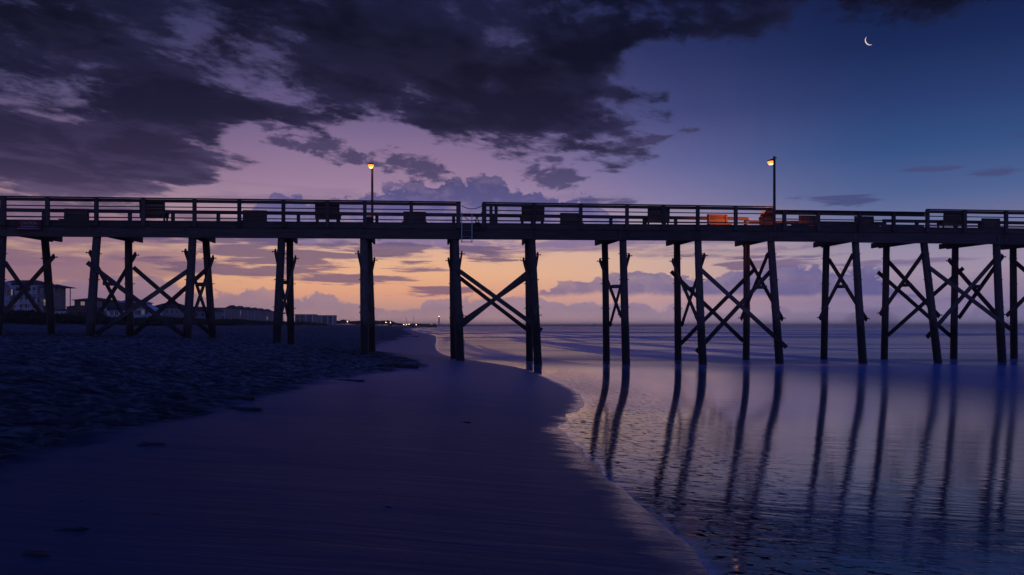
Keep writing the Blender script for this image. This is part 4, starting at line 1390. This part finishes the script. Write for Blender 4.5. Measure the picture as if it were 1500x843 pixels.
def tree(x, Y, ytop, w, label, seed, n=520):
    X, _, zt = at(x, ytop, Y)
    z = beach_z(X, Y)
    h = max(3.0, zt - z)
    r = empty('coastal_tree', (X, Y, z - 0.1)); tag(r, label, 'tree', 'dark trees beyond the flats')
    t = MB().tube((0, 0, -.3), (0.15, 0, h * .5), 0.28, 0.16, 7)
    q = random.Random(seed)
    for k in range(4): t.tube((0.12, 0, h * .4), (q.uniform(-.4, .4) * w, q.uniform(-.3, .3) * w, h * .75), 0.11, 0.04, 5)
    t.build('trunk', M['bark'], r)
    mb = MB(); crown(mb, (0, 0, h * .58), (w * .62, w * .5, h * .46), n, 0.45 + w * .05, seed); mb.build('crown', M['leaf'], r)


TL = [(490, 720, 470.5, 8), (497, 730, 469.6, 10), (504, 740, 469, 10), (512, 750, 469.6, 9), (519, 760, 469.2, 10), (525, 770, 470, 8), (553, 800, 470, 10), (560, 820, 469.6, 11), (567, 840, 470, 11), (573, 860, 471.4, 9),
      (579, 900, 473, 9), (586, 930, 474, 9), (604, 1000, 474.2, 10), (613, 1020, 474.6, 10), (624, 1080, 474.4, 11), (632, 1120, 474.6, 11)]
TLAB = ['dark tree right against the farther block of flats', 'second dark tree right of the flats', 'tallest dark tree in the clump right of the flats', 'tree with a lamp showing in front, right of the flats',
        'rounded tree left of the fifth pair of piles', 'low tree touching the fifth pair of piles', 'dark tree just right of the fifth pair of piles', 'highest tree right of the fifth pair of piles',
        'tree above the first pair of distant lamps', 'sloping tree right of the first distant lamps', 'low tree left of the three distant lamps', 'lowest tree left of the three distant lamps',
        'tree beside the distant masts', 'tree right of the distant masts', 'tree left of the distant lighthouse', 'tree just left of the distant lighthouse base']
for k, (x, Y, yt, w) in enumerate(TL): tree(x, Y, yt, w, TLAB[k], 300 + k)

# far shore: a strip of land and its wood, read as one mass
xs = np.linspace(560, 1010, 220)
DY = 4200.0
land = MB()
pts = [((x - CX) / FPX * DY, DY + 60 * math.sin(x * .02)) for x in xs]
top = 3.2 + 1.6 * np.array([vnoise(np.array([x * .05]), np.array([0.5]), 5)[0] for x in xs])
R0 = [[(p[0], p[1] - 30, -0.5) for p in pts], [(p[0], p[1], t * .6) for p, t in zip(pts, top)], [(p[0], p[1] + 400, t * .6) for p, t in zip(pts, top)]]
v = [q for rr in R0 for q in rr]; L_ = len(pts)
land.add(v, [(k * L_ + i, k * L_ + i + 1, (k + 1) * L_ + i + 1, (k + 1) * L_ + i) for k in range(2) for i in range(L_ - 1)])
M['far_land'] = plain('far_shore_sand', (0.14, 0.13, 0.12), (0.08, 0.08, 0.075), 0.9, 0.01)
o = land.build('far_shore', M['far_land']); tag(o, kind='structure')
wood_ = MB(); q = np.random.default_rng(9)
for i in range(5200):
    x = q.uniform(640, 1000)
    f = 0.55 + 0.9 * (vnoise(np.array([x * .04]), np.array([2.5]), 8)[0] + .5)
    fade = min(1, (1010 - x) / 160)
    Y = DY + q.uniform(0, 160)
    p = Vector(((x - CX) / FPX * Y, Y, 1.0 + q.random() ** .7 * 8.5 * f * fade))
    a = Vector(q.normal(size=3)).normalized(); b2 = a.orthogonal().normalized(); s = q.uniform(1.2, 2.6)
    wood_.add([p - a * s, p + b2 * s * .6, p + a * s, p - b2 * s * .6], [(0, 1, 2, 3)])
o = wood_.build('far_woodland', M['leaf']); tag(o, kind='stuff')

# lighthouse with its light burning
X, Y, zt = at(643, 464.6, 2000)
lh = empty('lighthouse', (X, Y, 0.5)); tag(lh, 'tiny dark lighthouse tower with its light lit, on the horizon', 'lighthouse')
H = zt - 0.5
ring = lambda r, z: [(r * math.cos(t), r * math.sin(t), z) for t in [2 * math.pi * i / 14 for i in range(14)]]
MB().rings([ring(1.75, 0), ring(1.6, H * .5), ring(1.5, H)]).build('tower', M['wall_grey'], lh)
MB().rings([ring(2.1, H + .003), ring(2.1, H + .4)]).build('gallery', M['dark_metal'], lh)
MB().rings([ring(1.15, H + .41), ring(1.15, H + 2.2)]).build('lantern', M['far_lamp'], lh)
MB().rings([ring(1.4, H + 2.21), ring(.2, H + 3.4)]).build('roof', M['dark_metal'], lh)
# day beacon on the far shore
X, Y, zt = at(871, 474.5, 4250)
bc = empty('beacon_tower', (X, Y, 0.5)); tag(bc, 'tiny beacon tower on the far shore, left of the eighth pair of piles', 'tower')
MB().rings([ring(3.0, 0), ring(2.2, zt)]).build('tower', M['wall_grey'], bc)
MB().rings([ring(2.8, zt + .003), ring(.6, zt + 3)]).build('roof', M['dark_metal'], bc)
# masts
for x, yt, Y, lab in ((595.3, 464.5, 1010, 'left of the two thin radio masts above the distant lamps'), (606, 464, 1040, 'right of the two thin radio masts above the distant lamps')):
    X, Y, zt = at(x, yt, Y); g = beach_z(X, Y)
    r = empty('radio_mast', (X, Y, g)); tag(r, lab, 'mast')
    MB().tube((0, 0, 0), (0, 0, zt - g), 0.22, 0.16, 6).build('mast', M['dark_metal'], r)
    for f in (.75, .9): MB().box(-.9, .9, -.1, .1, (zt - g) * f, (zt - g) * f + .2).build('cross_arm', M['dark_metal'], r)
# distant lamps along the shore road
for x, y, Y, lab in ((509, 471.3, 690, 'lone warm lamp in front of the trees right of the flats'), (565.3, 472.5, 760, 'left of the two warm lamps before the trees by the fifth piles'),
                     (572, 472.9, 770, 'right of the two warm lamps before the trees by the fifth piles'), (591.4, 475.6, 900, 'left of the three bright shore lamps below the masts'),
                     (595.6, 475.7, 900, 'middle of the three bright shore lamps below the masts'), (599.4, 475.4, 900, 'right of the three bright shore lamps below the masts'),
                     (609.7, 476.0, 940, 'dim shore lamp right of the three bright ones')):
    X, Y, z = at(x, y, Y); g = beach_z(X, Y)
    g = min(g, z - 1.5)
    r = empty('shore_lamp', (X, Y, g)); tag(r, lab, 'street lamp', 'distant shore lamps')
    MB().tube((0, 0, 0), (0, 0, z - g - .2), 0.12, 0.09, 6).build('pole', M['dark_metal'], r)
    rr = 0.42
    MB().rings([[(rr * s_ * math.cos(t), rr * s_ * math.sin(t), z - g + rr * c_) for t in [2 * math.pi * i / 10 for i in range(10)]]
                for s_, c_ in ((.2, -.98), (.7, -.7), (1, 0), (.7, .7), (.2, .98))]).build('lamp_globe', M['far_lamp'], r)

# small dark drift pieces on the wet sand
def on_sand(x, y):
    u, w = (x - CX) / FPX, (y - HY) / FPX
    lo_, hi_ = 2.0, 200.0
    for _ in range(50):
        mid = (lo_ + hi_) / 2
        if EYE - w * mid > beach_z(u * mid, mid): lo_ = mid
        else: hi_ = mid
    return u * mid, mid, beach_z(u * mid, mid)


M['weed'] = plain('dark_seaweed', (0.03, 0.026, 0.022), (0.014, 0.012, 0.011), 0.6, 12, bump=0.4)
WEED = [(605, 493.3, .55, 'dark drift lump lying alone on wet sand near the far water edge'), (360, 600, .16, 'dark lump of weed at the edge of the rough sand, left of the smooth sand'),
        (508, 558, .20, 'flat clump of weed near the fifth pair of piles'), (575, 537, .75, 'long dark mat of weed on the smooth sand right of the fifth pair of piles'),
        (100, 777, .055, 'faint flat piece of weed on the dark sand at lower left'), (45, 812, .06, 'faint piece of weed nearest the bottom left corner'),
        (682, 619, .05, 'tiny pair of dark pebbles on the smooth sand in the middle'), (562, 743, .03, 'tiny dark pebble low on the smooth sand in the centre'),
        (315, 585, .28, 'dark mound of weed on the rough sand at left'), (221, 652, .12, 'dark lump of weed where rough and smooth sand meet at left')]
for k, (x, y, s, lab) in enumerate(WEED):
    X, Y, z = on_sand(x, y)
    q = random.Random(40 + k)
    mb = MB()
    for j in range(9):
        a = q.uniform(0, 6.28); d = abs(q.gauss(0, .5)) * s
        c = Vector((math.cos(a) * d * 1.9, math.sin(a) * d, 0))
        w = s * q.uniform(.25, .55)
        rg = []
        for hh, rr in ((-.35, .8), (0.05, 1.0), (.28, .75), (.42, .3)):
            rg.append([(c.x + math.cos(t) * w * rr * q.uniform(.8, 1.25) * 1.5, c.y + math.sin(t) * w * rr * q.uniform(.8, 1.2), hh * w * .8) for t in [2 * math.pi * i / 9 for i in range(9)]])
        mb.rings(rg)
    o = mb.build('seaweed_clump', M['weed']); o.location = (X, Y, z); tag(o, lab, 'seaweed', 'drift lying on the sand')

# ------------------------------------------------------------------ the moon: a thin waning crescent
DM = 30000.0
X, Y, Z = at(1274.3, 59.3, DM)
R = 7.1 / FPX * DM
mo = MB(); N = 40
ang = math.radians(214)
vo, vi = [], []
for i in range(N + 1):
    t = ang + math.radians(-82 + 164 * i / N)
    o_ = Vector((math.cos(t) * R, 0, math.sin(t) * R))
    f = math.cos(math.radians(-82 + 164 * i / N) * 1.08)
    vo.append(o_); vi.append(o_ * (1 - 0.12 * max(f, .02)))
n_ = N + 1
yth = R * 0.1
vv = [(p.x, -yth, p.z) for p in vo] + [(p.x, -yth, p.z) for p in vi] + [(p.x, yth, p.z) for p in vo] + [(p.x, yth, p.z) for p in vi]
ff = []
for i in range(N):
    ff += [(i, i + 1, n_ + i + 1, n_ + i), (2 * n_ + i + 1, 2 * n_ + i, 3 * n_ + i, 3 * n_ + i + 1), (i + 1, i, 2 * n_ + i, 2 * n_ + i + 1), (n_ + i, n_ + i + 1, 3 * n_ + i + 1, 3 * n_ + i)]
mo.add(vv, ff)
o = mo.build('crescent_moon', M['moonlit']); o.location = (X, Y, Z)
tag(o, 'thin pale crescent moon in the clear blue sky at upper right', 'moon')

# ------------------------------------------------------------------ sea haze: one closed box of thin air round everything but the sky
hb = MB().box(-16500, 16500, -400, 16500, -14.0, 27.0)
o = hb.build('haze', None)
m = bpy.data.materials.new('haze_air'); m.use_nodes = True
n = m.node_tree; n.nodes.clear()
pv = n.nodes.new('ShaderNodeVolumePrincipled'); mo_ = n.nodes.new('ShaderNodeOutputMaterial')
pv.inputs['Color'].default_value = (0.97, 0.95, 0.97, 1)
pv.inputs['Density'].default_value = 0.00022
pv.inputs['Anisotropy'].default_value = 0.55
n.links.new(pv.outputs[0], mo_.inputs['Volume'])
o.data.materials.append(m); tag(o, kind='stuff')
